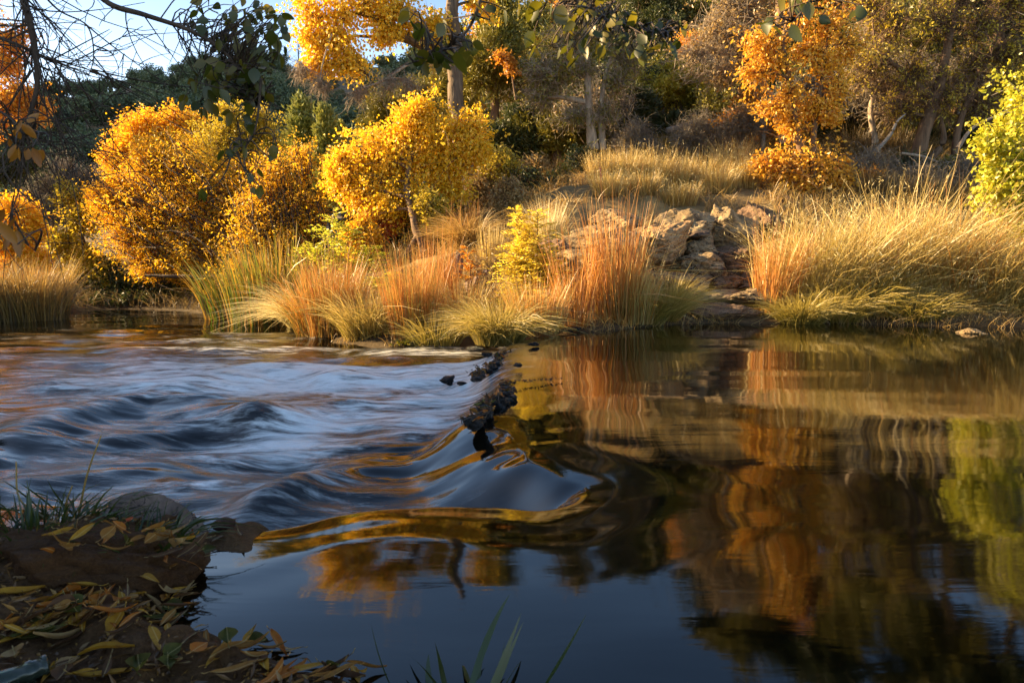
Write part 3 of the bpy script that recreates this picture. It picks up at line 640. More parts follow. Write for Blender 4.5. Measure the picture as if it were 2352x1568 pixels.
for px, py, r_, ry_, D, lf, n_, lab in ((1420, 230, 60, 50, 13.8, 'juniper', 9000, 'olive scrub right of the bare pale tree'), (1500, 150, 70, 70, 15.5, 'juniper', 11000, 'olive scrub filling the gap behind the meadow'), (1680, 190, 80, 60, 15.5, 'olive_yellow', 11000, 'yellowish scrub behind the fallen branch'),
        (1650, 230, 60, 40, 14.8, 'dark_green', 7000, 'dark scrub at the back of the meadow'), (1760, 130, 80, 80, 15, 'juniper', 11000, 'olive scrub behind the left side of the orange oak'), (1780, 230, 50, 35, 15, 'dark_green', 6000, 'dark scrub low behind the orange oak'), (1950, 240, 60, 40, 14.2, 'olive_yellow', 8000, 'yellowish scrub right of the orange oak stems'),
        (2060, 120, 90, 90, 13.6, 'dark_green', 12000, 'dark scrub behind the tangled tree, left half'), (2170, 180, 80, 70, 13.2, 'juniper', 11000, 'olive scrub behind the tangled tree'), (2260, 230, 80, 50, 12.8, 'dark_green', 9000, 'dark scrub behind the leaning stems at the right'), (2340, 240, 60, 60, 12, 'juniper', 9000, 'olive scrub just left of the lime leaves'),
        (2130, 330, 50, 35, 12, 'dark_green', 5000, 'low dark scrub at the foot of the tangled tree'), (2020, 330, 40, 30, 12, 'orange_brown', 4000, 'low rusty scrub between the oak and the tangled tree'), (1240, 400, 50, 40, 11.5, 'dry', 5000, 'low dry scrub under the shaded juniper'), (1050, 200, 70, 90, 15.5, 'juniper', 11000, 'olive juniper half hidden by the tall trunk')):
    juniper(lab, px, py, r_, ry_, D, n_, lf, ground_py=py + ry_ * 1.1, lumps=8, name='scrub_bush')
for px, py, r_, ry_, D, lf, n_, lab in ((1290, 300, 110, 90, 12.4, 'juniper', 24000, 'broad low juniper left of the bare pale trunk'), (1450, 250, 70, 60, 12.6, 'dark_green', 14000, 'dark juniper right of the bare pale trunk'), (1540, 285, 60, 35, 12.8, 'dark_green', 8000, 'low dark bush before the meadow'), (1620, 180, 90, 70, 13.2, 'olive_yellow', 16000, 'broad olive yellow bush over the fallen branch'),
        (1720, 230, 70, 50, 13.0, 'juniper', 11000, 'olive bush left of the oak stems'), (1940, 300, 50, 35, 12.2, 'dark_green', 8000, 'low dark bush right of the oak stems'), (2040, 280, 70, 50, 12, 'juniper', 12000, 'olive bush between the oak and the tangled tree'), (2240, 320, 70, 40, 11.6, 'dark_green', 9000, 'dark bush among the stems right of the tangled trunk'), (2330, 330, 60, 60, 11, 'juniper', 10000, 'olive bush behind the lime leaves'), (1870, 230, 80, 60, 13, 'dark_green', 12000, 'dark bush behind the orange oak stems'), (2110, 60, 110, 80, 12.4, 'juniper', 16000, 'olive canopy above the tangled trunk')):
    juniper(lab, px, py, r_, ry_, D, n_, lf, ground_py=py + ry_ * 1.1, lumps=9, name='undergrowth_bush')
for px, py, r_, D, lab in ((1600, 320, 60, 11.4, 'grey leafless brush on the shaded slope above the crest tufts'), (1700, 300, 60, 11.2, 'grey leafless brush left of the orange oak'), (2000, 400, 60, 10.0, 'tangled dead brush right of the lowest oak leaves'), (2110, 430, 60, 9.8, 'tangled dead brush at the tangled tree foot'), (2230, 420, 60, 9.8, 'tangled dead brush behind the tallest straw grass'), (1460, 330, 50, 11.4, 'grey brush at the foot of the bare pale tree'), (2060, 220, 80, 11.2, 'grey twiggy bush behind the crooked bare tree'), (2200, 200, 90, 11.4, 'grey twiggy bush behind the tangled trunk'), (1690, 130, 80, 12, 'grey twiggy bush left of the oak')):
    plant('dead_brush', lab, 'brush', [(st(at(px, py + r_ * .7, D), at(px + 8, py, D)), [.03, .012])], [C(px - r_ * .5, py, r_ * .6, D), C(px + r_ * .5, py, r_ * .6, D), C(px, py - r_ * .4, r_ * .6, D)], Lf['dry'], 700, B['grey'], L=.04, W=.02, ntw=40, twig_r=.004, wild=.35, extra=dict(n=1300, len=.25, curl=.35, r=.0034))
plant('sumac_bush', 'small rusty-leaved bush high between the junipers', 'bush', [(st(at(1185, 230, 13.2), at(1175, 160, 13.2)), [.03, .01])], [C(1170, 150, 18, 13.2, 26), C(1150, 130, 12, 13.2)], Lf['orange_brown'], 800, B['brown'], L=.06, W=.04, ntw=20)

# --- bare pale tree
D6 = 11.2
plant('bare_tree', 'bare tree with pale curling twigs on the bank, middle of the picture', 'tree',
      [(st(at(1362, 345, D6), at(1355, 290, D6), at(1350, 200, D6), at(1342, 80, D6), at(1330, -60, D6)), [.10, .075, .06, .045, .02]),
       (st(at(1385, 345, D6), at(1380, 270, D6), at(1390, 180, D6), at(1420, 80, D6)), [.06, .05, .035, .012]),
       (st(at(1352, 235, D6), at(1290, 225, D6), at(1215, 215, D6)), [.05, .035, .015])],
      [C(1300, 90, 60, D6), C(1280, 170, 60, D6), C(1240, 230, 45, D6, 30), C(1400, 60, 60, D6), C(1440, 110, 45, D6, 40), C(1330, 20, 60, D6), C(1330, 160, 50, D6), C(1420, 190, 45, D6), C(1390, 260, 40, D6), C(1320, 270, 40, D6, 30), C(1230, 160, 40, D6), C(1450, 140, 30, D6, 45)],
      Lf['juniper'], 9000, B['pale'], L=.06, W=.02, ntw=42, twig_r=.005, wild=.2, extra=dict(n=5200, len=.2, curl=.4, r=.0036))
for i, (px, py, r, lab) in enumerate(((1640, 70, 90, 'pale branched tree with sparse tan leaves left of the orange oak'), (1720, 30, 80, 'thin bare branches with tan leaves reaching over the meadow'))):
    plant('bare_tree', lab, 'tree', [(st(at(1800 + 20 * i, 330, 10.3 + .3 * i), at(1760, 200, 10.3), at(px, py, 10.3)), [.05, .04, .012])],
          [C(px, py, r, 10.3), C(px - 60, py + 60, 55, 10.3), C(px + 70, py + 50, 50, 10.3), C(px + 10, py + 110, 55, 10.3, 35), C(px + 40, py - 60, 60, 10.3)],
          Lf['dry'], 1500, B['pale'], L=.06, W=.03, ntw=34, twig_r=.004, extra=dict(n=1800, len=.22, curl=.3, r=.0032))

# --- orange oak
D9 = 9.6
plant('orange_oak', 'bright orange oak with two dark stems above the rocks', 'tree',
      [(st(at(1850, 430, D9), at(1835, 330, D9), at(1815, 200, D9), at(1800, 100, D9), at(1830, -40, D9)), [.06, .05, .04, .03, .012]),
       (st(at(1870, 430, D9), at(1865, 330, D9), at(1885, 200, D9), at(1900, 90, D9)), [.055, .045, .03, .012])],
      [C(1850, 40, 45, D9), C(1905, 60, 34, D9), C(1850, 120, 44, D9, 36), C(1790, 150, 36, D9), C(1885, 150, 28, D9), C(1760, 130, 22, D9), C(1812, 215, 26, D9, 38), C(1868, 250, 20, D9), C(1815, 290, 36, D9, 22),
       C(1850, 360, 75, D9, 50), C(1790, 385, 60, D9, 42), C(1920, 380, 50, D9, 42), C(1850, 420, 60, D9, 38), C(1745, 385, 26, D9, 22), C(1950, 410, 30, D9, 28), C(1900, 265, 25, D9, 22), C(1870, -60, 60, D9), C(1720, 170, 40, D9, 30), C(1740, 100, 50, D9), C(1960, 110, 40, D9, 50), C(1930, 200, 40, D9, 35), C(1770, 250, 35, D9, 25)],
      Lf['oak'], 13500, B['brown'], L=.055, W=.032, ntw=34, spread=.28, limb_r=.018, wild=.42, tuft=.06, extra=dict(n=700, len=.15, r=.003))
# --- tangled tree right
D10 = 10.6
plant('tangled_tree', 'tangled grey-brown tree with leaning trunk and sparse olive leaves', 'tree',
      [(st(at(2100, 395, D10), at(2120, 310, D10), at(2150, 220, D10), at(2175, 120, D10), at(2200, -20, D10)), [.13, .10, .085, .06, .03]),
       (st(at(2150, 235, D10), at(2090, 180, D10), at(2010, 110, D10)), [.06, .045, .02]),
       (st(at(2190, 400, D10), at(2200, 300, D10), at(2240, 190, D10), at(2290, 90, D10)), [.06, .05, .035, .015]),
       (st(at(2110, 390, D10), at(2165, 330, D10), at(2160, 260, D10)), [.06, .045, .03])],
      [C(2060, 60, 80, D10), C(2150, 60, 80, D10), C(2250, 60, 80, D10), C(2000, 150, 60, D10), C(2100, 170, 60, D10), C(2230, 160, 70, D10), C(2320, 130, 60, D10), C(2160, 240, 55, D10), C(2060, 240, 45, D10), C(2250, 250, 50, D10), C(2180, -40, 100, D10), C(2000, -20, 70, D10), C(2330, -10, 80, D10)],
      Lf['olive_yellow'], 9000, B['brown'], L=.055, W=.022, ntw=52, twig_r=.005, wild=.4, extra=dict(n=6500, len=.24, curl=.4, r=.0036))
plant('bare_tree', 'thin crooked bare tree between the orange oak and the tangled tree', 'tree',
      [(st(at(2010, 330, 11.), at(2000, 250, 11.), at(2020, 170, 11.), at(1995, 70, 11.)), [.05, .04, .03, .012])],
      [C(1990, 110, 45, 11), C(2030, 190, 45, 11), C(1960, 190, 35, 11), C(2010, 60, 50, 11), C(2045, 260, 30, 11)], Lf['dry'], 1200, B['pale'], L=.05, W=.03, ntw=26, twig_r=.005, extra=dict(n=1300, len=.25, curl=.35, r=.0035))
# --- lime leaved tree at the right edge
D11 = 6.9
plant('lime_tree', 'lime and yellow leaved young tree hanging in at the right edge', 'tree',
      [(st(at(2480, 720, D11), at(2450, 500, D11), at(2420, 300, D11), at(2400, 120, D11)), [.06, .05, .035, .015])],
      [C(2340, 240, 36, D11, 40), C(2310, 300, 50, D11, 36), C(2270, 345, 30, D11, 24), C(2340, 370, 60, D11, 50), C(2290, 400, 36, D11, 30), C(2340, 450, 50, D11, 45), C(2300, 470, 28, D11, 24), C(2400, 200, 70, D11), C(2420, 330, 80, D11), C(2440, 480, 90, D11), C(2480, 100, 110, D11), C(2370, 530, 40, D11, 25), C(2280, 430, 22, D11)],
      Lf['lime'], 8500, B['grey'], L=.045, W=.036, ntw=34, spread=.4, wild=.55)

# --- left edge
plant('orange_tree', 'orange-leaved tree at the left edge behind bare twigs', 'tree', [(st(at(-60, 640, 12.2), at(-40, 300, 12.2), at(-30, 100, 12.2)), [.12, .09, .04])],
      [C(20, 150, 45, 12.2, 60), C(60, 220, 40, 12.2, 40), C(95, 262, 26, 12.2, 20), C(10, 240, 50, 12.2, 45), C(-60, 120, 90, 12.2), C(40, 100, 30, 12.2, 40), C(-60, 300, 80, 12.2), C(-120, 0, 120, 12.2)], Lf['orange'], 13000, B['dark'], L=.06, W=.035, ntw=36, spread=.22, wild=.2)
plant('dark_juniper', 'dark juniper bough low at the left edge', 'tree', [(st(at(-70, 640, 12.6), at(-50, 420, 12.6)), [.09, .04])], [C(20, 385, 60, 12.4, 32), C(-60, 380, 80, 12.4, 60), C(70, 370, 30, 12.4, 16)], Lf['dark_green'], 9000, B['dark'], L=.07, W=.02, ntw=40)
plant('dry_bush', 'leafless grey bush between the left edge and the willow', 'bush', [(st(at(120, 560, 13.), at(120, 460, 13.)), [.04, .02])], [C(110, 430, 60, 13, 50), C(150, 400, 30, 13, 40), C(60, 470, 40, 13, 40), C(200, 420, 40, 13, 30), C(130, 500, 60, 13, 40)], None, 0, B['grey'], ntw=70, twig_r=.005, extra=dict(n=3200, len=.3, r=.004, dir=np.array([0, 0, .8])))
plant('yellow_bush', 'yellow and orange leaved oak bush at the left edge', 'bush', [(st(at(20, 690, 10.6), at(30, 560, 10.6)), [.05, .02])],
      [C(40, 480, 45, 10.6, 35), C(80, 520, 40, 10.6, 30), C(20, 560, 60, 10.6, 45), C(80, 600, 40, 10.6, 30), C(-50, 520, 70, 10.6), C(30, 620, 60, 10.6, 30)], Lf['gold'], 11000, B['dark'], L=.06, W=.035, ntw=40, spread=.2)
plant('green_yellow_bush', 'green and yellow bush left of the leaning willow', 'bush', [(st(at(200, 700, 12.), at(190, 560, 12.), at(170, 460, 12.)), [.05, .04, .015])],
      [C(165, 450, 35, 12, 35), C(190, 510, 50, 12, 45), C(140, 560, 40, 12, 40), C(210, 590, 50, 12, 45), C(160, 640, 60, 12, 40), C(240, 650, 50, 12, 35)], Lf['olive_yellow'], 14000, B['dark'], L=.06, W=.028, ntw=45, spread=.2)
for px, r, lab in ((250, 90, 'dark shrub overhanging the far water left of the willow branch'), (370, 90, 'dark shrub under the willow crown at the waterline'), (480, 90, 'shaded shrub at the foot of the willow beside the cattails'), (150, 60, 'low dark shrub at the mouth of the side channel')):
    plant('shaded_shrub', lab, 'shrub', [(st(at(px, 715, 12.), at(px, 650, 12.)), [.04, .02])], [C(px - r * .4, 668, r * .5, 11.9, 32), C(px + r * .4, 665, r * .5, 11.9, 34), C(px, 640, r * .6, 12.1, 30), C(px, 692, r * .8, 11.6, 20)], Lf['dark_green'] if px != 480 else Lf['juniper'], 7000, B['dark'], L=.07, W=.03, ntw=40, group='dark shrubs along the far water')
# brush behind the bank grasses
for px, py, r, D, lf, lab in ((1150, 385, 60, 10.6, 'olive_yellow', 'pale olive bush right of the tall trunk foot'), (1110, 440, 50, 10.6, 'dry', 'dry brown bush at the tall trunk foot'), (890, 560, 60, 10.2, 'dark_green', 'dark bush in the shade under the golden sapling'), (1000, 520, 50, 10., 'dark_green', 'dark bush behind the slanted grey stem'),
                              (820, 530, 55, 10.6, 'juniper', 'green bush between the orange brown tree and the golden sapling'), (750, 620, 45, 10., 'juniper', 'green brush above the cattails'), (1170, 450, 45, 9.8, 'dry', 'dry brush below the pale olive bush'), (935, 500, 60, 10.3, 'dark_green', 'dark brush hanging under the left half of the golden sapling'), (830, 540, 55, 9.4, 'amber', 'golden brown brush below the left lobe of the golden sapling'), (990, 480, 45, 9.3, 'olive_yellow', 'olive yellow brush around the golden sapling stem'), (820, 600, 50, 10, 'orange_brown', 'rusty brush behind the feathery sapling'), (1040, 510, 55, 10.2, 'dark_green', 'dark brush left of the tall trunk foot'), (1220, 430, 60, 10.4, 'dark_green', 'dark brush behind the spiky pale tuft'), (1290, 430, 60, 10.6, 'juniper', 'olive brush above the spiky pale tuft'), (1340, 380, 50, 11, 'dark_green', 'dark brush left of the crest tufts'), (2000, 430, 50, 9.8, 'orange_brown', 'rusty brush right of the lowest oak leaves'), (2090, 400, 60, 10.2, 'dark_green', 'dark brush left of the leaning trunk foot'), (2200, 400, 60, 10.2, 'juniper', 'olive brush right of the leaning trunk foot'), (2290, 390, 50, 9.8, 'dry', 'dry brush left of the lime leaves'), (880, 500, 40, 9.7, 'red', 'rusty red leaved bush under the golden sapling')):
    plant('bank_bush', lab, 'bush', [(st(at(px, py + r, D), at(px, py, D)), [.03, .012])], [C(px - r * .4, py, r * .55, D), C(px + r * .4, py + 6, r * .55, D), C(px, py - r * .35, r * .5, D), C(px, py + r * .5, r * .8, D, r * .4)], Lf[lf], 5200, B['brown'], L=.05, W=.024, ntw=36, extra=dict(n=500, len=.2, r=.003))

# --- saplings by the water
def sapling(label, stems, D, leafk, n, L, W, spread_px, name='sapling', cat='sapling'):
    base = at(*stems[0][0], D); root = empty(name, base, label, cat); g = Geo(); gl = Geo()
    for (x0, y0), (x1, y1) in stems:
        a = at(x0, y0, D); b = at(x1, y1, D); P = bez(a[None], ((a + b) / 2 + rng.normal(size=3) * .04)[None], b[None], 10); tubes(g, P, np.linspace(.009, .002, 10)[None], 5)
        k = n // len(stems) // 14; t = .18 + .82 * rng.random(k); s = a + (b - a) * t[:, None]
        an = rng.random(k) * 2 * pi; l = M(spread_px, D) * (1.15 - t) * (.6 + .6 * rng.random(k)) + .04
        e = s + np.stack([np.cos(an) * l, np.sin(an) * l, .25 * l], -1); mid = (s + e) / 2 + np.array([0, 0, .2]) * l[:, None]
        Q = bez(s, mid, e, 8); tubes(g, Q, np.linspace(.003, .001, 8)[None] * np.ones((k, 1)), 3)
        for j in range(14):
            tt = (j + 1) / 14 * 7; i0 = min(int(tt), 6); f = tt - i0; p = Q[:, i0] * (1 - f) + Q[:, i0 + 1] * f
            d = unit(e - s) + rng.normal(size=(k, 3)) * .35 + np.stack([-np.sin(an), np.cos(an), 0 * an], -1) * (.9 if j % 2 else -.9)
            leaves(gl, p, d, L * (.7 + .5 * rng.random(k)), W, rng.random(k))
    g.build('stems', B['brown'], root); gl.build('leaves', Lf[leafk], root, smooth=False); return root
sapling('yellow green feathery sapling behind the red grass', [((760, 660), (765, 480)), ((800, 665), (800, 520)), ((745, 660), (720, 560)), ((830, 660), (850, 570))], 8.6, 'lime', 2600, .055, .018, 85)
sapling('low green feathery plant right of the sapling', [((870, 680), (905, 630)), ((860, 680), (880, 640))], 8.2, 'lime', 700, .05, .016, 60, 'green_plant', 'plant')
sapling('glowing yellow willow shoots beside the red grass at the pool head', [((1215, 750), (1188, 480)), ((1225, 750), (1215, 520)), ((1240, 750), (1250, 580)), ((1205, 750), (1180, 560)), ((1255, 752), (1265, 640)), ((1230, 752), (1200, 600)), ((1245, 752), (1235, 480))], 6.7, 'glow', 11000, .045, .012, 80, 'willow_shoots', 'sapling')
sapling('thin orange leaved sprig left of the yellow willow shoots', [((1075, 660), (1075, 565)), ((1080, 660), (1088, 600))], 7.2, 'orange', 450, .045, .014, 26, 'orange_sprig', 'plant')
sapling('dry grey weed stalks left of the yellow willow shoots', [((1120, 700), (1115, 540)), ((1130, 700), (1140, 560)), ((1105, 700), (1095, 590))], 7., 'dry', 1100, .03, .008, 45, 'dry_weed', 'plant')
sapling('small green weed at the foot of the tall red grass', [((1405, 745), (1400, 700)), ((1425, 745), (1425, 705))], 6.4, 'hang_green', 500, .035, .014, 25, 'green_weed', 'plant')
sapling('small green water weed at the foot of the grasses by the rapids', [((925, 800), (920, 785)), ((945, 800), (950, 780))], 6.3, 'hang_green', 400, .03, .014, 25, 'green_weed', 'plant')

# --- grass clumps
def clump(label, base, n, h, r, mat, lean=.5, arch=.5, w=.005, K=6, var=.35, wind=(0, 0), name='grass_clump', cat='grass clump', group=None, curl=0., splay=1., seed=None):
    base = np.array(base, float)
    if name == 'grass_tuft' and base[1] > 5: base[2] = min(gz(base[0], base[1]), base[2] + .15) - .02
    root = empty(name, base, label, cat, group); g = Geo(); 
    parts = mat if isinstance(mat, list) else [(mat, 1.)]
    for mk, fr in parts:
        m = int(n * fr); an = rng.random(m) * 2 * pi; rr = np.sqrt(rng.random(m)) * r
        b = np.array(base) + np.stack([np.cos(an) * rr, np.sin(an) * rr * .8, 0 * an - .03], -1)
        l = h * (1 - var * rng.random(m) ** 1.3) * (1 + .16 * np.clip(rng.normal(size=m), -1.5, 2.2)); a2 = an + rng.normal(size=m) * .5
        ln = lean * (rng.random(m) * .7 + .3 * rr / r) * splay; o_ = np.stack([np.cos(a2), np.sin(a2)], -1)
        t = np.linspace(0, 1, K)[None, :]
        hor = l[:, None] * (ln[:, None] * t * .6 + arch * ln[:, None] * t ** 2.6)
        ver = l[:, None] * (t * np.sqrt(np.maximum(1 - (.6 * ln[:, None]) ** 2, .2)) - arch * ln[:, None] * .75 * t ** 3)
        P = np.zeros((m, K, 3)); P[..., 0] = b[:, None, 0] + o_[:, None, 0] * hor + wind[0] * l[:, None] * t ** 2; P[..., 1] = b[:, None, 1] + o_[:, None, 1] * hor + wind[1] * l[:, None] * t ** 2
        P[..., 2] = b[:, None, 2] + ver; 
        kink_ = (rng.random((m, 1)) < .12) * rng.normal(size=(m, 1)) * .5; tk = np.maximum(t - rng.uniform(.45, .8, (m, 1)), 0); P[..., 0] += kink_ * l[:, None] * tk * 2; P[..., 2] -= np.abs(kink_) * l[:, None] * tk * 1.4
        ph = rng.random((m, 1)) * 6; P[..., 0] += curl * h * np.sin(t * 5 + ph) * t; P[..., 2] += curl * .6 * h * np.sin(t * 6 + ph * 2) * t
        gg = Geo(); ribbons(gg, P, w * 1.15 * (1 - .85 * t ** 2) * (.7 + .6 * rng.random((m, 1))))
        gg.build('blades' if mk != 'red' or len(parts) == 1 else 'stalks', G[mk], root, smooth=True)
    if seed:                                # seed heads: fine sprays near the tips of the stalks
        k = seed['n']; i = rng.integers(0, m, k); tt = rng.integers(K - 3, K, k); p = P[i, tt]; gg = Geo()
        leaves(gg, p + rng.normal(size=(k, 3)) * .02, unit(rng.normal(size=(k, 3)) + np.array([0, 0, 1.])), seed['L'], seed['L'] * .14); gg.build('seed_heads', G[seed.get('mat', 'pale')], root, smooth=False)['kind'] = 'stuff'
    return root
def wb(px, py, lvl): return on(px, py, lvl)

for i, (px, py, lab) in enumerate(((600, 742, 'green and orange cattails at the water, main stand'), (540, 732, 'leaning orange-tipped cattails left of the main stand'), (655, 742, 'upright green cattails against the pale round grass'))):
    clump(lab, wb(px, py, -.2), 260, (1.05, .85, 1.1)[i], .40, 'cattail', .38, .25, .015, K=6, name='cattails', cat='cattails', wind=((-.05, 0), (-.25, 0), (.0, 0))[i])
clump('pale rounded fountain grass at the left end of the red grasses', wb(690, 752, -.2), 1300, .7, .12, 'pale', 1.1, .75, .0045, wind=(-.05, 0))
clump('russet upright grass stand, left one of two', wb(770, 775, -.2), 1000, .9, .26, [('red', .65), ('green_straw', .35)], .42, .25, .005)
clump('russet and straw grass between the pale fountain and the left stand', wb(725, 768, -.2), 700, .8, .2, [('red', .5), ('green_straw', .5)], .8, .5, .005)
clump('straw coloured grass between the two russet stands', wb(855, 782, -.2), 1200, .66, .26, [('straw', .6), ('green_straw', .4)], .85, .5, .005)
clump('russet upright grass stand, right one of two', wb(950, 790, -.2), 850, .92, .2, [('red', .7), ('green_straw', .3)], .35, .2, .005)
clump('dark green grass at the waterline under the right russet stand', wb(1000, 798, -.2), 450, .42, .2, [('green_straw', 1.)], .9, .5, .005)
clump('russet tuft in front of the slanted grey stem', wb(1010, 775, -.2), 420, 1.05, .16, [('red', 1.)], .22, .15, .005)
clump('olive fountain grass drooping over the head of the falls', wb(1145, 783, -.08), 1300, .50, .2, [('green_straw', .7), ('straw', .3)], 1.0, .7, .0045)
clump('straw grass behind the olive fountain grass', wb(1070, 772, -.15), 1100, .7, .24, [('straw', .7), ('red', .3)], .7, .4, .0045)
clump('golden grass at the feet of the yellow willow shoots', wb(1235, 757, 0), 700, .5, .22, [('straw', .5), ('red', .5)], .5, .3, .0045)
clump('tall orange stalk grass standing in the pool edge', wb(1410, 748, 0), 620, 1.12, .20, [('red', .75), ('straw', .25)], .38, .15, .0065, var=.5)
clump('straw grass behind the tall orange stalks', wb(1450, 735, 0.05), 600, .6, .22, [('straw', .75), ('red', .25)], .5, .3, .0045)
clump('thin red stalks left of the tall orange stand', wb(1320, 752, 0), 160, 1.0, .13, [('red', 1.)], .55, .1, .006, var=.6)
clump('round olive tussock between the orange stalks and the flat rocks', wb(1530, 742, 0), 1500, .56, .09, [('green_straw', .75), ('straw', .25)], 1., .5, .0042)
clump('low green grass at the foot of the olive tussock', wb(1490, 745, 0), 500, .4, .14, [('green_straw', 1.)], .9, .5, .005)
# right-hand mass
for i, (px, py, h, mk, lab) in enumerate((
        (1805, 742, 1.0, [('red', .8), ('straw', .2)], 'thin red and yellow stalks at the left end of the right-hand grasses'),
        (1888, 738, 1.02, [('straw', .8), ('green_straw', .2)], 'tall feathery straw grass beside the flat rocks'),
        (1950, 738, .98, [('straw', .75), ('green_straw', .25)], 'tall feathery straw grass, second from the flat rocks'),
        (2010, 738, 1.0, [('straw', .8), ('green_straw', .2)], 'tall straw grass leaning right, middle of the right-hand bank'),
        (2090, 738, 1.18, [('straw', .85), ('green_straw', .15)], 'tallest pale straw grass under the tangled tree'),
        (2170, 738, 1.22, [('straw', .85), ('red', .15)], 'tall pale arching grass left of the lime tree'),
        (2250, 742, 1.0, [('straw', .7), ('red', .3)], 'tall straw grass with a few red stalks near the lime tree'),
        (2335, 745, .9, [('straw', .8), ('green_straw', .2)], 'straw grass below the lime tree at the right edge'),
        (2430, 748, .9, [('straw', .8), ('green_straw', .2)], 'straw grass running out of the picture at the right'))):
    b = wb(px, py, 0) + np.array([0, .3, .05]); clump(lab, b, 620 if i == 0 else 1500, h * (1.0 if i == 0 else 1.16), .2 if i == 0 else .36, mk, .35 if i == 0 else .7, .45, .0055, wind=(.10, 0), curl=.02 if i else 0, var=.75, K=8, seed=None if i == 0 else dict(n=1500, L=.05), group='tall grasses on the right-hand bank')
for i, (px, h, mk, lab) in enumerate(((1850, .50, [('green_straw', 1.)], 'green and gold grass fringe right of the red stalks'), (1940, .50, [('green_straw', 1.)], 'low green fountain grass at the waterline, left part'), (2030, .58, [('green_straw', .8), ('straw', .2)], 'dark green drooping grass in the middle of the right-hand waterline'),
                                      (2115, .55, [('green_straw', 1.)], 'low green fountain grass below the tallest straw grass'), (2200, .42, [('brown', .6), ('straw', .4)], 'matted brown grass at the waterline near the lone stone'), (2290, .45, [('brown', .6), ('pale', .4)], 'matted pale grass right of the lone stone'), (2370, .45, [('brown', .5), ('straw', .5)], 'matted grass at the right edge of the waterline'))):
    clump(lab, wb(px, 744, 0) + np.array([0, .1 + .12 * (i % 3), 0]), 1100, h * (.85 + .3 * ((i * 7) % 3) / 2), .2 + .05 * (i % 2), mk, .95, .6, .005, curl=.03, var=.6, group='low grasses on the right-hand waterline')
clump('few thin orange reeds among the tall straw grass, right of its middle', wb(2215, 738, 0) + np.array([0, .1, .05]), 60, 1.3, .14, [('red', 1.)], .5, .05, .008, var=.5)
clump('few thin orange reeds in the straw grass left of the dark drooping grass', wb(2010, 738, 0) + np.array([0, .05, .03]), 45, 1.15, .12, [('red', 1.)], .4, .05, .008, var=.5)
clump('tallest rust tipped stalks rising from the orange stalk grass', wb(1425, 746, 0), 40, 1.35, .1, [('red', 1.)], .3, .05, .009, var=.4)
# spiky tufts and tall tufts on top of the bank
def gp(px, py, D): p = at(px, py, D); p[2] = gz(p[0], p[1]); return p
clump('spiky pale tuft above the yellow willow shoots', at(1258, 545, 8.), 420, .62, .05, 'pale', .75, .1, .006, var=.25, name='grass_tuft', cat='grass tuft')
clump('small drooping tuft right of the spiky pale tuft', at(1310, 560, 7.9), 500, .34, .06, [('green_straw', .5), ('pale', .5)], 1., .7, .005, name='grass_tuft', cat='grass tuft')
clump('small pale tuft on the left end of the rock ledge', at(1460, 505, 8.6), 300, .24, .06, 'pale', 1., .6, .005, name='grass_tuft', cat='grass tuft')
clump('brown drooping grass hummock below the tall trunk', at(1075, 560, 8.9), 1000, .6, .2, [('brown', 1.)], 1., .7, .005, name='grass_tuft', cat='grass tuft')
clump('upright reddish grass above the brown hummock', at(1065, 530, 9.1), 350, .55, .2, [('red', 1.)], .2, .1, .005, name='grass_tuft', cat='grass tuft')
clump('upright tan stalks left of the spiky pale tuft', at(1130, 600, 8.), 260, .55, .12, 'straw', .3, .1, .005, name='grass_tuft', cat='grass tuft')
for px, py, D, h, lab in ((1390, 385, 9.9, .42, 'leftmost tall pale tuft on the bank crest'), (1440, 392, 9.8, .5, 'second tall pale tuft on the bank crest'), (1500, 395, 9.8, .5, 'tall pale tuft in the middle of the bank crest'), (1560, 400, 9.9, .46, 'tall pale tuft on the crest left of the grey brush'), (1620, 395, 10., .45, 'tuft on the crest above the rock ledge'),
                          (1680, 375, 10.2, .5, 'pale feathery tuft left of the orange oak'), (1650, 420, 9.6, .35, 'low tuft just above the rock ledge'), (1710, 410, 9.8, .4, 'tuft beside the lowest oak leaves'), (1480, 450, 9.2, .3, 'drooping tuft on the slope above the ledge'), (1560, 460, 9.1, .28, 'short tuft at the lip of the ledge'), (1400, 455, 9.1, .3, 'tuft on the shoulder of the bank')):
    clump(lab, at(px, py, D), 650, h * 1.15, .22, [('straw', .6), ('brown', .4)], .55, .3, .005, name='grass_tuft', cat='grass tuft', group='grass tufts on top of the bank', seed=dict(n=300, L=.045))
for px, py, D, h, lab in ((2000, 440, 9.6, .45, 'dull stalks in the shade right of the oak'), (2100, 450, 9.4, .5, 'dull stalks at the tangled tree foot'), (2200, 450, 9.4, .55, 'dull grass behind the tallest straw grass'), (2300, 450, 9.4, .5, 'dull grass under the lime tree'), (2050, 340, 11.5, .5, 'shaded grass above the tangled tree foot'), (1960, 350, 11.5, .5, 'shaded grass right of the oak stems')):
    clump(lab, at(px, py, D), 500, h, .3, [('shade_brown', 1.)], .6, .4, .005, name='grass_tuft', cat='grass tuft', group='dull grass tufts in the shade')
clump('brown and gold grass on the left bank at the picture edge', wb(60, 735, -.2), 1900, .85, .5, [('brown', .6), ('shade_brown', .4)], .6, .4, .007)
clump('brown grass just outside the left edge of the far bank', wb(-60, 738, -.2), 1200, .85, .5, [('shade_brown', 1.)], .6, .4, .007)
clump('thin orange grass under the yellow bush on the left bank', wb(115, 728, -.2), 700, .7, .25, [('brown', .5), ('red', .5)], .4, .3, .006)

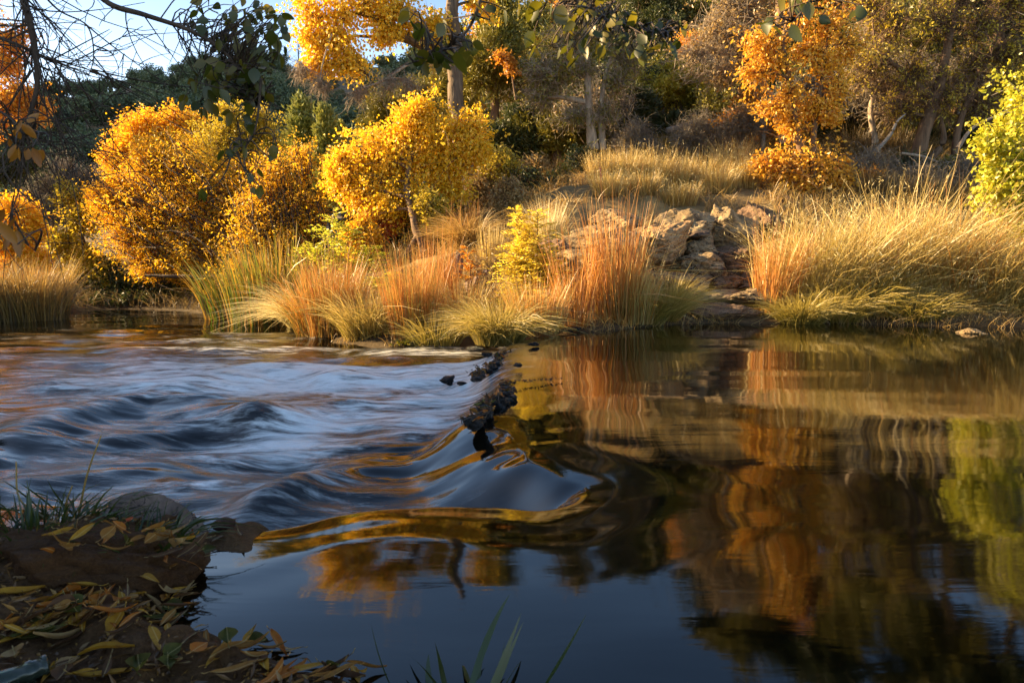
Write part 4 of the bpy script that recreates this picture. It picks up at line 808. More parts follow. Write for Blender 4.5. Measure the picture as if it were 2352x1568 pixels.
# ground cover, nobody could count it
def cover(name, n, xr, yr, h, w, mk, cond, label):
    x = rng.uniform(*xr, n); y = rng.uniform(*yr, n); z = ground(x, y); k = cond(x, y, z); x, y, z = x[k], y[k], z[k]; m = len(x)
    a = rng.random(m) * 2 * pi; l = h * (.4 + .8 * rng.random(m)); t = np.linspace(0, 1, 4)[None]; ln = .2 + .9 * rng.random((m, 1))
    P = np.stack([x[:, None] + np.cos(a)[:, None] * l[:, None] * ln * t ** 1.6, y[:, None] + np.sin(a)[:, None] * l[:, None] * ln * t ** 1.6, z[:, None] - .01 + l[:, None] * (t - .35 * ln * t ** 2)], -1)
    g = Geo(); ribbons(g, P, w * (1 - .8 * t) * np.ones((m, 1))); o = g.build(name, G[mk], smooth=True); tag(o, label, 'grass', kind='stuff'); return o
nn = lambda x, y, s, sd: vnoise(np.stack([x * s, y * s, 0 * x], -1), sd)
cover('bank_grass', 95000, (-2, 9), (6.5, 17), .24, .008, 'brown', lambda x, y, z: (z > .05) & (nn(x, y, 1.6, 5) + .5 * nn(x, y, 5., 6) > -.12) & ~((x > .7) & (x < 3.3) & (y < 8.9) & (nn(x, y, 3., 15) > -.35)), 'dry brown and gold grass covering the far bank')
cover('shore_grass', 26000, (-3.8, 9), (5.3, 9.2), .16, .006, 'brown', lambda x, y, z: (z > -.23) & (z < .22) & ((z > -.03) | (x < .2)) & (nn(x, y, 2.2, 25) > -.25), 'short brown and gold grass along the far waterline')
cover('meadow_grass', 40000, (1.5, 9), (11.5, 17), .16, .010, 'green_straw', lambda x, y, z: nn(x, y, .8, 8) * .6 + rng.normal(size=len(x)) * .25 + np.minimum(x - 1.5, y - 11.5) * .6 > .5, 'green gold grass on the lit strip behind the bank')
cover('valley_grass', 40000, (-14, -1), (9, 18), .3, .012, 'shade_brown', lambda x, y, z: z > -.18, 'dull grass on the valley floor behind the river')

# --- rocks
def ico(sub):
    import bmesh
    bm = bmesh.new(); bmesh.ops.create_icosphere(bm, subdivisions=sub, radius=1)
    v = np.array([q.co[:] for q in bm.verts]); f = np.array([[l.vert.index for l in q.loops] for q in bm.faces]); bm.free(); return v, np.c_[f, f[:, 2]]
ICO = {k: ico(k) for k in (3, 4, 5, 6)}
def rock(label, c, r, mat, seed, rot=0., cuts=17, rough=.17, name='boulder', cat='rock', sub=6, group=None, tilt=0., fine=.065):
    v, f = ICO[sub]; v = v.copy(); rs = np.random.default_rng(seed)
    for i in range(cuts):
        n = unit(rs.normal(size=3)); h = rs.uniform(.48, .85); d = v @ n; k = d > h; v[k] -= (d[k] - h)[:, None] * n * .92
    v = v * (1 + rough * fbm(v * 1.6 + seed, 4, seed)[:, None] + fine * fbm(v * 7 + seed, 4, seed + 3)[:, None] - .06 * np.exp(-(fbm(v * 2.2 + seed * 2, 2, seed + 9) / .06) ** 2)[:, None])
    v = v * np.array(r); ca, sa = cos(tilt), sin(tilt); v = np.stack([v[:, 0] * ca - v[:, 2] * sa, v[:, 1], v[:, 0] * sa + v[:, 2] * ca], -1)
    ca, sa = cos(rot), sin(rot); v = np.stack([v[:, 0] * ca - v[:, 1] * sa, v[:, 0] * sa + v[:, 1] * ca, v[:, 2]], -1)
    g = Geo(); g.add(v, f); o = g.build(name, mat); o.location = tuple(c); tag(o, label, cat, group); return o
def rk(label, px, py, rx, ry, D, mat, seed, dep=None, **kw):   # picture centre, half width and half height
    return rock(label, at(px, py, D), (M(rx, D) * 1.15, M(dep or (rx + ry) * .55, D) * 1.1, M(ry, D) * 1.15), R_[mat], seed, **kw)
gr = 'boulders of the rock ledge'
rk('big tan boulder with a dark stained hollow, left part of the ledge top', 1555, 535, 95, 60, 8.4, 'tan', 11, group=gr, sub=6, tilt=.1)
rk('pinkish slab leaning below the dark hollow', 1525, 560, 75, 42, 7.9, 'pink', 12, group=gr, sub=6, tilt=.35, cuts=12)
rk('tall rounded boulder at the right of the ledge top', 1670, 540, 74, 76, 8.4, 'tan', 13, group=gr, sub=6, tilt=.2)
rk('brown block at the upper right end of the ledge', 1755, 530, 60, 66, 8.6, 'brown', 14, group=gr, sub=6)
rk('dark block under the orange oak', 1800, 500, 55, 50, 9.2, 'brown', 15, group=gr)
rk('pale rounded boulder in the middle of the ledge foot', 1615, 612, 58, 44, 7.6, 'tan', 16, group=gr, sub=6)
rk('grey boulder right of the pale rounded one', 1700, 622, 60, 42, 7.7, 'brown', 17, group=gr, sub=6)
rk('brown boulder against the right-hand grasses', 1775, 600, 46, 56, 7.7, 'brown', 18, group=gr)
rk('light boulder low at the left of the ledge foot', 1590, 655, 46, 26, 7.4, 'tan', 19, group=gr)
rk('wedge of brown rock with a flat face above the slabs', 1665, 655, 50, 20, 7.4, 'brown', 20, group=gr, cuts=14)
rk('long flat slab stepping out to the pool', 1660, 685, 110, 18, 7.2, 'tan', 21, group=gr, dep=60)
rk('low wet slab at the pool edge', 1640, 717, 95, 20, 6.85, 'brown', 22, group=gr, dep=40)
rk('pale flat rock jutting at the foot of the red stalks', 1755, 685, 75, 22, 6.95, 'tan', 23, group=gr, dep=40, sub=6)
rk('dark rock shelf between the two rows of boulders', 1650, 585, 100, 22, 8.2, 'brown', 24, group=gr)
rk('long ledge slab running left under the big tan boulder', 1500, 600, 130, 22, 7.9, 'tan', 81, group=gr, dep=50)
rk('long brown ledge slab under the tall rounded boulder', 1690, 590, 120, 20, 8.05, 'brown', 82, group=gr, dep=50)
rk('stepped brown slab behind the olive tussock', 1540, 640, 90, 20, 7.4, 'brown', 83, group=gr, dep=50)
rk('tan block wedged between the big boulder and the tall rounded one', 1605, 575, 40, 34, 8.0, 'tan', 84, group=gr)
rk('low brown block at the right foot of the ledge', 1740, 650, 50, 26, 7.35, 'brown', 85, group=gr)
rk('tan rock behind the tall orange stalks', 1400, 575, 95, 56, 7.7, 'tan', 25, group=gr)
rk('low tan rock behind the orange stalks, nearer the water', 1340, 625, 100, 48, 7.1, 'tan', 26, group=gr)
rk('dark rock behind the yellow willow shoots', 1275, 600, 62, 56, 7.3, 'brown', 27, group=gr)
rk('small tan rock under the small pale tuft', 1480, 545, 50, 36, 8.1, 'tan', 28, group=gr)
rk('broken tan rock left of the pinkish slab', 1420, 515, 75, 42, 8.4, 'tan', 29, group=gr)
rk('brown rock sheltering the right end of the ledge', 1740, 575, 45, 28, 8.2, 'tan', 30, group=gr)
rk('pale upright stone half hidden left of the orange sprig', 1040, 625, 26, 42, 7.6, 'granite', 31, tilt=-.5)
rk('pale slab lying behind the dry weed stalks', 1105, 650, 38, 34, 7.4, 'granite', 32, tilt=.3)
rk('low tan stone behind the right russet stand', 1060, 590, 30, 18, 8.6, 'tan', 33)
# lone stone in the pool
rk('lone pale lumpy stone standing in the pool at the right', 2238, 766, 30, 10, 5.72, 'tan', 40, name='stone', cuts=6, rough=.2)
# dark wet rocks at the falls
rk('small dark wet rock in the white water below the falls', 1030, 874, 19, 12, 4.35, 'wet', 41, name='wet_rock', rough=.25, fine=.08)
rk('tiny wet rocks at the far end of the rapids', 1090, 800, 20, 7, 5.6, 'wet', 42, name='wet_rock', rough=.25)
rk('wet stones at the head of the falls', 1300, 757, 34, 6, 6.0, 'wet', 43, name='wet_rock', rough=.25)
for i, (px, py, rx, ry, D, lab) in enumerate(((1108, 985, 16, 10, 2.62, 'wet black stone at the near tip of the leaf clump'), (1150, 935, 14, 9, 2.9, 'wet black stone in the middle of the leaf clump'), (1060, 880, 10, 6, 4.2, 'small wet stone just right of the dark one in the white water'), (1205, 1002, 12, 7, 2.5, 'wet stone under the glassy spill'), (1190, 838, 12, 6, 3.9, 'wet stone between the two leaf clumps'), (1225, 790, 14, 5, 4.9, 'wet stone near the far end of the falls'), (1120, 815, 14, 6, 5.1, 'wet stone in the white veil at the far end'), (1340, 1105, 9, 4, 1.95, 'tiny wet stone breaking the water at the notch'))):
    rk(lab, px, py, rx, ry, D, 'wet', 60 + i, name='wet_rock', rough=.25, fine=.06)
# near bank
def nb_(px, py, z): return on(px, py, z)
moundc = nb_(165, 1325, .03)
rock('dark felted root mound on the near bank, bare brown on its face', moundc + [-.05, .05, -.02], (.235, .13, .085), S_moss, 51, name='root_mound', cat='mound', cuts=2, rough=.16, sub=6, fine=.05)
rock('brown granite boulder behind the leaf heap on the near bank', nb_(325, 1218, .02) + [0, .03, 0], (.13, .10, .072), R_['granite'], 52, cuts=4, rough=.06, sub=6, fine=.01, tilt=-.08)
rock('small dark red round stone at the end of the near bank', nb_(513, 1203, .01), (.027, .022, .015), R_['cone'], 54, name='stone', cuts=2, rough=.05, sub=5, fine=.02)

# --- debris dams of wet leaves and twigs on the lip of the falls
def leaf_shape(kind):
    """outline half widths along the leaf"""
    if kind == 'willow': t = np.linspace(0, 1, 9); w = np.sin(pi * t ** .85) ** .9 * .5
    else: t = np.linspace(0, 1, 11); w = np.array([0, .27, .42, .48, .49, .46, .4, .32, .22, .11, 0]) * 1.0
    return t, w
def leaf_mesh(kind, L, W, curl, bend, seed):
    rs = np.random.default_rng(seed); t, w = leaf_shape(kind); n = len(t)
    cy = np.array([-1, -.5, 0, .5, 1.])
    X = np.zeros((n, 5)); Yv = np.zeros((n, 5)); Z = np.zeros((n, 5))
    a = bend * (t - .5); side = rs.uniform(-.25, .25)
    jag = np.ones((n, 5)); 
    if kind != 'willow': jag[:, [0, 4]] += rs.uniform(-.08, .08, (n, 2))
    for j, c in enumerate(cy):
        X[:, j] = t * L; Yv[:, j] = c * w * W * jag[:, j] + side * L * (t - .5) ** 2 * 1.3
        Z[:, j] = curl * W * abs(c) ** 1.5 * (.4 + w) + bend * L * (t - .45) ** 2 + .02 * L * np.sin(t * 7 + seed) + .03 * W * rs.normal()
    g = Geo(); col = np.stack([np.full((n, 5), rs.random()), np.repeat(t[:, None], 5, 1)], -1); grid(g, X - L / 2, Yv, Z, col)
    # stalk
    s = L * (.12 if kind == 'willow' else .35); P = np.array([[-L / 2 - s, 0, bend * L * .3 + s * .15], [-L / 2 - s * .5, rs.normal() * .1 * s, bend * L * .22], [-L / 2, side * L * .3, Z[0, 2]]])
    tubes(g, P[None], np.array([[.0007, .0007, .0005]]) * (1 if kind == 'willow' else 1.3), 4, np.array([.2]))
    return g
def leafmat(name, c1, c2, spot):
    m, n, out = mat_new(name); r, h = attr(n); v = obj_vec(n)
    a = noise_n(n, 25, 5, .6, v, .4); c = ramp(n, a, [(.35, c1), (.65, c2)])
    sp = noise_n(n, 70, 3, .6, v); c = mixc(n, ramp(n, sp, [(.60, (0, 0, 0)), (.72, (.8, .8, .8))]), c, spot)
    # pale midrib
    t = n.nodes.new("ShaderNodeTexCoord"); s = n.nodes.new("ShaderNodeSeparateXYZ"); n.links.new(t.outputs['Object'], s.inputs[0])
    w = n.nodes.new("ShaderNodeTexWave"); w.inputs['Scale'].default_value = 60; w.inputs['Distortion'].default_value = 1.; n.links.new(t.outputs['Object'], w.inputs['Vector'])
    rib = math_n(n, 'LESS_THAN', math_n(n, 'ABSOLUTE', s.outputs[1]), .0008)
    c = mixc(n, math_n(n, 'MULTIPLY', rib, .4), c, (.55, .40, .16))
    p = n.nodes.new("ShaderNodeBsdfPrincipled"); p.inputs['Roughness'].default_value = .7; p.inputs['Specular IOR Level'].default_value = .25; n.links.new(c, p.inputs['Base Color'])
    n.links.new(bump_n(n, w.outputs[1], .15, .001), p.inputs['Normal'])
    tr = n.nodes.new("ShaderNodeBsdfTranslucent"); n.links.new(c, tr.inputs[0]); mx = n.nodes.new("ShaderNodeMixShader"); mx.inputs[0].default_value = .2
    n.links.new(p.outputs[0], mx.inputs[1]); n.links.new(tr.outputs[0], mx.inputs[2]); n.links.new(mx.outputs[0], out.inputs[0]); return m
FL = {'yellow': leafmat('fallen_yellow', (.34, .15, .010), (.46, .24, .018), (.18, .07, .02)), 'ochre': leafmat('fallen_ochre', (.24, .095, .014), (.34, .16, .03), (.16, .07, .03)),
      'orange': leafmat('fallen_orange', (.34, .09, .008), (.46, .16, .012), (.2, .06, .02)), 'brown': leafmat('fallen_brown', (.07, .03, .012), (.14, .065, .022), (.05, .025, .012)),
      'green': leafmat('fallen_green', (.055, .055, .008), (.11, .095, .012), (.10, .05, .02)), 'tan': leafmat('fallen_tan', (.28, .15, .05), (.38, .24, .09), (.2, .1, .05)), 'red': leafmat('fallen_red', (.40, .06, .02), (.5, .12, .03), (.12, .03, .02))}
def debris(label, pts_px, lvl, r, seed, core=3):
    P = catmull([on(a, b, lvl) for a, b in pts_px], 5); root = empty('debris_clump', P[0], label, 'debris')
    rs = np.random.default_rng(seed); v0, f0 = ICO[3]; g = Geo()
    for p in P:
        for _ in range(core if rs.random() < .75 else 1):
            q = p + rs.normal(size=3) * [r * .35, r * .35, r * .2]; s = r * rs.uniform(.3, 1.0)
            v = v0 * (1 + .3 * fbm(v0 * 3 + seed + q * 30, 3, seed)[:, None]) * [s, s, s * .6] + q - [0, 0, r * .1]; g.add(v, f0)
    if g.n: g.build('mud_core', R_['wet'], root, smooth=True)
    g = Geo()
    for i in range(45):
        p = P[rs.integers(len(P))] + rs.normal(size=3) * [r * .6, r * .6, r * .25] + [0, 0, r * .35]; d = unit(rs.normal(size=3) * [1, 1, .35]); l = r * rs.uniform(.7, 2.2)
        tubes(g, np.stack([p - d * l / 2, p + rs.normal(size=3) * l * .06, p + d * l / 2])[None], np.array([[.0022, .002, .0012]]), 4)
    g.build('twigs', B['dark'], root)
    for i in range(40):
        k = ['brown', 'brown', 'brown', 'ochre', 'green', 'orange'][rs.integers(6)]; lg = leaf_mesh('willow' if i % 3 else 'broad', r * rs.uniform(.8, 1.5), r * rs.uniform(.3, .6), rs.uniform(.1, .5), rs.uniform(-.4, .8), seed * 100 + i)
        p = P[rs.integers(len(P))] + rs.normal(size=3) * [r * .6, r * .6, r * .15] + [0, 0, r * .55]
        o = lg.build('leaf', FL[k]); o.parent = root; o.location = tuple(p - P[0]); o.rotation_euler = (rs.normal() * .7, rs.normal() * .7, rs.random() * 6.3)
debris('black clump of wet leaves and twigs on the near end of the falls', [(1082, 972), (1108, 950), (1120, 925), (1158, 912), (1160, 882)], .0, .034, 5)
debris('line of wet leaves and a twig caught higher up the falls', [(1090, 866), (1112, 850), (1140, 838), (1150, 820), (1172, 812)], -.05, .034, 6)
debris('thin twig raft trailing into the pool from the leaf clump', [(1170, 878), (1230, 874), (1290, 870)], .002, .010, 7, 0)

# --- fallen leaves on the near bank
ph = {'willow': (.070, .014), 'broad': (.043, .033)}
spots = []
rs = np.random.default_rng(99)
moundv = lambda x, y: .03 - .01 + .085 * np.sqrt(np.maximum(0, 1 - ((x - moundc[0] + .05) / .27) ** 2 - ((y - moundc[1] - .05) / .14) ** 2))
def put_leaf(px, py, kind, colr, label, rz=None, sc=1., tiltm=.25, lift=.006, zl=None):
    z = .04
    for _ in range(4):
        p = on(px, py, z); z = max(nz_(p[0], p[1]), .002 if zl is None else zl); mv = float(moundv(p[0], p[1])) if ((p[0] - moundc[0] + .05) / .27) ** 2 + ((p[1] - moundc[1] - .05) / .14) ** 2 < 1 else -1
        z = max(z, mv)
    L, W = ph[kind]; s = sc * rs.uniform(.75, 1.15); sd = int(rs.integers(1e6))
    o = leaf_mesh(kind, L * s, W * s * rs.uniform(.8, 1.25), rs.uniform(.05, .5), rs.uniform(-.3, .7) if kind == 'willow' else rs.uniform(0, .4), sd).build('fallen_leaf', FL[colr])
    o.location = (p[0], p[1], z + lift); t = tiltm if zl is None else .03
    o.rotation_euler = (rs.normal() * t, rs.normal() * t, rs.random() * 2 * pi if rz is None else rz)
    if len(label.split()) > 16: label = label.replace(', nearer the water', ' near the water')
    while len(label.split()) > 16: label = ' '.join(label.split()[1:])
    tag(o, label, 'leaf', 'fallen leaves on the near bank'); return o
# the leaves one would point at
for a in ((85, 1200, 'broad', 'green', 'large upright olive green leaf on the grass at the left', None, 1.1), (35, 1300, 'willow', 'yellow', 'long yellow leaf left of the root mound', .5, 1.2), (165, 1330, 'willow', 'ochre', 'ochre leaf standing on end against the root mound', 1.4, 1.),
          (295, 1390, 'broad', 'tan', 'broad tan leaf at the foot of the root mound', .3, .8), (340, 1375, 'willow', 'yellow', 'bright yellow willow leaf beside the broad tan leaf', -.6, 1.2), (380, 1425, 'willow', 'green', 'olive leaf pointing into the water', .5, 1.3), (395, 1475, 'broad', 'green', 'dark green leaf at the water corner', 1., .8),
          (150, 1440, 'willow', 'orange', 'broad orange willow leaf on the left mud', .1, 1.2), (245, 1500, 'willow', 'yellow', 'yellow leaf lying on bare mud near the bottom', .1, 1.3), (360, 1470, 'willow', 'yellow', 'pale yellow leaf with its tip in the puddle', -.9, 1.1), (365, 1515, 'willow', 'tan', 'left one of two crossed tan leaves', 1.1, .9),
          (400, 1530, 'willow', 'tan', 'right one of two crossed tan leaves', -.8, 1.), (150, 1545, 'willow', 'ochre', 'slim ochre leaf above the glass bottle', .15, 1.3), (250, 1560, 'willow', 'yellow', 'long ochre leaf at the bottom edge', .3, 1.4), (560, 1490, 'willow', 'ochre', 'ochre leaf at the water edge of the mud', .5, 1.3), (590, 1480, 'broad', 'green', 'wet green broad leaf at the water edge', .1, 1.),
          (520, 1205, 'willow', 'orange', 'orange leaf lying by the dark round stone', .2, .8), (480, 1270, 'broad', 'green', 'green leaf at the waterline behind the mound', .2, .7), (300, 1210, 'broad', 'red', 'small red leaf in front of the granite boulder', 1.3, .5), (325, 1195, 'broad', 'red', 'second red leaf in front of the granite boulder', 2., .45),
          (90, 1470, 'willow', 'green', 'green-brown leaf beneath the broad orange one', .4, 1.2), (30, 1450, 'willow', 'orange', 'orange leaf at the left picture edge', .2, 1.2), (700, 1540, 'willow', 'yellow', 'yellow orange leaf at the tip of the mud spit', .1, 1.), (645, 1550, 'willow', 'orange', 'orange leaf near the tip of the mud spit', .4, .9)):
    put_leaf(a[0], a[1], a[2], a[3], a[4], a[5], a[6])
zones = [('leaf in the litter heaped left of the mound', 30, (0, 1380, 170, 1470), .3), ('leaf in the litter below the mound', 46, (150, 1370, 420, 1450), .3), ('leaf among the grass behind the mound', 30, (120, 1205, 460, 1262), .5),
         ('leaf lying on the open mud in front', 26, (0, 1470, 640, 1568), .15), ('leaf on the slope right of the mound', 12, (380, 1262, 450, 1360), .5), ('leaf in the drift at the tip of the mud spit', 16, (620, 1535, 860, 1568), .3)]
cn = {'yellow': 'yellow willow', 'ochre': 'ochre willow', 'orange': 'orange willow', 'brown': 'brown curled', 'green': 'olive green broad', 'tan': 'pale tan'}
for zl_, n, (x0, y0, x1, y1), tl in zones:
    for i in range(n):
        c = ['yellow', 'ochre', 'orange', 'brown', 'green', 'tan', 'yellow', 'ochre', 'brown'][rs.integers(9)]
        k = 'broad' if c == 'green' or rs.random() < .18 else 'willow'
        xx_ = rs.uniform(x0, x1); sz_ = rs.uniform(.6, 1.15); put_leaf(xx_, rs.uniform(y0, y1), k, c, ('small ' if sz_ < .78 else 'large ' if sz_ > .98 else '') + (cn[c] if k == 'willow' or c == 'green' else cn[c].split()[0] + ' rounded') + ' ' + zl_ + (', nearer the water' if xx_ > (x0 + x1) / 2 else ''), None, sz_, tl, lift=.004 + .012 * rs.random())
for i in range(18):                       # afloat along the edge
    px, py = [(500, 1235), (470, 1275), (455, 1330), (430, 1365), (480, 1240), (400, 1400), (540, 1210), (600, 1478), (660, 1500), (430, 1470), (480, 1462), (520, 1470), (460, 1440), (380, 1440), (700, 1520), (560, 1225), (445, 1385), (640, 1490)][i]
    c = ['ochre', 'brown', 'tan', 'yellow'][rs.integers(4)]; put_leaf(px + rs.uniform(-8, 8), py + rs.uniform(-5, 5), 'willow', c, cn[c].split()[0] + ' leaf afloat along the near water edge', None, rs.uniform(.4, .8), .03, .003, zl=.001)
# fine litter
n = 14000; x = rs.uniform(-1.6, .35, n); y = rs.uniform(.85, 1.75, n); z = near_z(x, y); ins = (z > .01) & (nn(x, y, 7, 3) > -.35); x, y, z = x[ins], y[ins], z[ins]
g = Geo(); leaves(g, np.stack([x, y, z + .002], -1), np.stack([rs.normal(size=len(x)), rs.normal(size=len(x)), .25 * rs.normal(size=len(x))], -1), (.3 + rs.random(len(x))) ** 2 * .022, .006, None, .1)
tag(g.build('leaf_litter', leafy('litter_bits', [(0, (.04, .02, .008)), (.6, (.15, .07, .02)), (1, (.36, .18, .03))], .1), smooth=False), 'crumbled dark leaf litter on the mud of the near bank', 'leaf litter', kind='stuff')

# --- grass on the near bank
def blade_set(label, base, tips, w, mk, name='grass_tuft', cat='grass tuft', K=10, D_=None, bend=.2):
    """one tuft with the blades surveyed one by one: tips = [(px, py, distance)]"""
    root = empty(name, base, label, cat); g = Geo(); P = []; 
    for (bx, by, bD), (tx, ty, tD), sag in tips:
        a = at(bx, by, bD); b = at(tx, ty, tD); m = (a + b) / 2 + np.array([0, 0, sag * np.linalg.norm(b - a)]) + rng.normal(size=3) * .01; P.append(bez(a[None], m[None], b[None], K)[0])
    P = np.array(P); t = np.linspace(0, 1, K)[None]; ribbons(g, P, w * np.minimum(1, 1.9 * (1 - t) ** .8) * (.7 + .3 * np.sin(np.minimum(t * 3, 1.5))) * np.ones((len(P), 1)), side=np.tile([0., 1., .3], (len(P), 1)) + rng.normal(size=(len(P), 3)) * .15)
    g.build('blades', G[mk], root); return root
T = []
for bx, by, tx, ty, sg in ((960, 1600, 852, 1430, -.08), (1060, 1600, 1172, 1362, .05), (1090, 1600, 1198, 1405, .02), (1110, 1600, 1203, 1425, .02), (1190, 1600, 1348, 1407, -.05), (1120, 1600, 1198, 1515, .12), (1040, 1600, 998, 1470, .03), (1000, 1600, 985, 1500, .02), (1080, 1600, 1115, 1495, .05),
                           (1000, 1600, 905, 1540, .12), (1060, 1610, 940, 1505, .2), (1100, 1610, 1060, 1520, .05), (930, 1600, 890, 1540, .02), (1130, 1600, 1160, 1470, .0)):
    T.append(((bx, by + 60, .86), (tx, ty, 1.0), sg))
blade_set('green grass blades rising from the bottom edge before the dark water', at(1060, 1660, .86), T, .0095, 'green')
T = []
for bx, by, tx, ty, sg in ((120, 1195, 0, 1100, .18), (150, 1190, 40, 1105, .1), (180, 1195, 108, 1100, .03), (190, 1195, 112, 1135, -.05), (110, 1195, 95, 1150, 0), (200, 1195, 190, 1150, .4), (60, 1215, 10, 1190, .2), (230, 1200, 300, 1165, .1), (250, 1200, 345, 1172, .05), (300, 1240, 430, 1170, -.03), (370, 1240, 470, 1180, .0), (40, 1210, 30, 1130, .0),
                           (330, 1250, 400, 1195, .02), (50, 1230, 0, 1215, .1), (140, 1200, 215, 1195, .35), (10, 1210, 5, 1130, 0), (270, 1210, 240, 1160, .05), (20, 1220, 90, 1185, .2), (70, 1225, 160, 1200, .2), (400, 1290, 420, 1330, .35)):
    T.append(((bx, by, 1.52), (tx, ty, 1.55), sg))
blade_set('dark green grass blades on the near bank at the left', at(120, 1195, 1.52), T, .0055, 'green')
n_ = 500; xx = rs.uniform(-1.35, -.68, n_)
clump('low sprawling green grass behind the root mound', on(70, 1225, .05), 260, .12, .16, 'green', 1.2, .5, .005, name='grass_tuft', cat='grass tuft')
clump('sprigs of grass between the mound and the granite boulder', on(300, 1235, .05), 160, .10, .12, 'green', 1.2, .5, .004, name='grass_tuft', cat='grass tuft')
for lab, pts in (('bent tan dry stalk at the far left of the near bank', [(105, 1190), (45, 1145), (37, 1060)]), ('tallest tan dry stalk with a curved tip', [(178, 1195), (200, 1090), (232, 1000)]), ('short tan dry stalk between the two tall ones', [(155, 1195), (152, 1155), (166, 1115)])):
    P = catmull([at(a, b, 1.5) for a, b in pts], 5); g = Geo(); tubes(g, P[None], np.linspace(.0028, .0014, len(P))[None], 5, np.array([.6])); o = g.build('dry_stalk', G['brown']); tag(o, lab, 'dry stalk')

# --- the bottle at the bottom left
def lathe(g, prof, m=32):
    prof = np.array(prof); an = np.arange(m) * 2 * pi / m
    V = np.stack([prof[:, 1:2] * np.cos(an), prof[:, 1:2] * np.sin(an), np.repeat(prof[:, :1], m, 1)], -1); idx = np.arange(len(prof) * m).reshape(-1, m)
    a, b = idx[:-1], idx[1:]; g.add(V, np.stack([a, np.roll(a, -1, 1), np.roll(b, -1, 1), b], -1))
m, n, out = mat_new('bottle_glass'); p = n.nodes.new("ShaderNodeBsdfPrincipled"); p.inputs['Base Color'].default_value = (.16, .20, .13, 1); p.inputs['Transmission Weight'].default_value = .85; p.inputs['Roughness'].default_value = .12; n.links.new(p.outputs[0], out.inputs[0])
g = Geo(); lathe(g, [(-.15, .0), (-.15, .03), (-.14, .034), (-.05, .034), (-.02, .028), (.005, .017), (.03, .0145), (.032, .0165), (.040, .0165), (.042, .0145), (.05, .0145), (.052, .0165), (.058, .0165), (.060, .0150), (.060, .0115), (.03, .0115), (.0, .013), (-.02, .024), (-.05, .030), (-.14, .030), (-.145, .0)])
bo = g.build('bottle', m); c = on(110, 1543, .03); bo.location = (c[0] - .045, c[1] - .035, .035); bo.rotation_euler = (0, pi / 2 - .12, radians(35)); tag(bo, 'pale glass bottle lying in the leaves at the bottom left', 'bottle')

# --- red rod on the bank, fallen log
g = Geo(); a, b_ = at(1386, 450, 9.3), at(1378, 385, 9.3); tubes(g, np.stack([a, (a + b_) / 2 + [.005, 0, 0], b_])[None], np.array([[.012, .011, .008]]), 6)
m, n, out = mat_new('red_stalk'); p = n.nodes.new("ShaderNodeBsdfPrincipled"); n.links.new(ramp(n, noise_n(n, 1., 2, .5, obj_vec(n, (10, 10, 60))), [(.45, (.45, .05, .02)), (.62, (.6, .3, .2))]), p.inputs['Base Color']); n.links.new(p.outputs[0], out.inputs[0])
tag(g.build('red_stalk', m), 'thin upright red stalk with pale specks on the bank', 'stalk')
def log(label, pts, r, mk='grey', name='fallen_branch'):
    P = catmull([at(*q) for q in pts], 6); g = Geo(); tubes(g, P[None], np.interp(np.linspace(0, 1, len(P)), np.linspace(0, 1, len(r)), r)[None], 7); tag(g.build(name, B[mk]), label, 'fallen branch')
log('grey fallen branch lying on the meadow edge', [(1530, 300, 12), (1600, 285, 12), (1720, 275, 12), (1790, 235, 12)], [.05, .05, .04, .015])
log('crooked grey branch rising right of the orange oak', [(2010, 350, 10.2), (2045, 310, 10.2), (2060, 280, 10.2), (2080, 262, 10.2)], [.03, .025, .018, .008])
log('pale fallen branch in the shade right of the oak', [(2070, 352, 10), (2120, 360, 10), (2160, 375, 10)], [.02, .02, .012], 'pale')
log('pale dead branch leaning from the tangled tree', [(2200, 340, 10), (2240, 290, 10), (2330, 250, 10)], [.03, .02, .008], 'pale')

# --- hillside scrub
def scrub(name, label, leaf, n, tall, group):
    root = empty(name, (0, 0, 0), label, 'shrub', group); g = Geo()
    for k in range(5):
        a = k * 1.3; tubes(g, np.array([[0, 0, 0], [.25 * cos(a), .25 * sin(a), .5 * tall], [.6 * cos(a), .6 * sin(a), tall]])[None], np.array([[.06, .04, .015]]), 4)
    g.build('trunk', B['dark'], root)
    cs = rand_ball(14, .5) * [.8, .8, .55 * tall] + [0, 0, .75 * tall]; i = rng.integers(0, 14, n); p = cs[i] + rand_ball(n, .5) * [.42, .42, .36 * tall]; p[:, 2] = np.maximum(p[:, 2], .03)
    g = Geo(); leaves(g, p, rng.normal(size=(n, 3)) + [0, 0, .3], .14, .09, np.clip(rng.random(14)[i] * .5 + rng.random(n) * .5, 0, 1)); g.build('crown', leaf, root, smooth=False); return root
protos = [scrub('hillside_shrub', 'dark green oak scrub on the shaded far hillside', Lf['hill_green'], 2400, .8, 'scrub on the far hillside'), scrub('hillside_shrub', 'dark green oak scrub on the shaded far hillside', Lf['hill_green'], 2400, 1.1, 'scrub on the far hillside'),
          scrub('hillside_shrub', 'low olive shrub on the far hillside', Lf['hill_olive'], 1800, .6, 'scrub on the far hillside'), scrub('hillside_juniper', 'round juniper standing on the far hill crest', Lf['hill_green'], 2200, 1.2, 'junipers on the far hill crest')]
used = [False] * 4
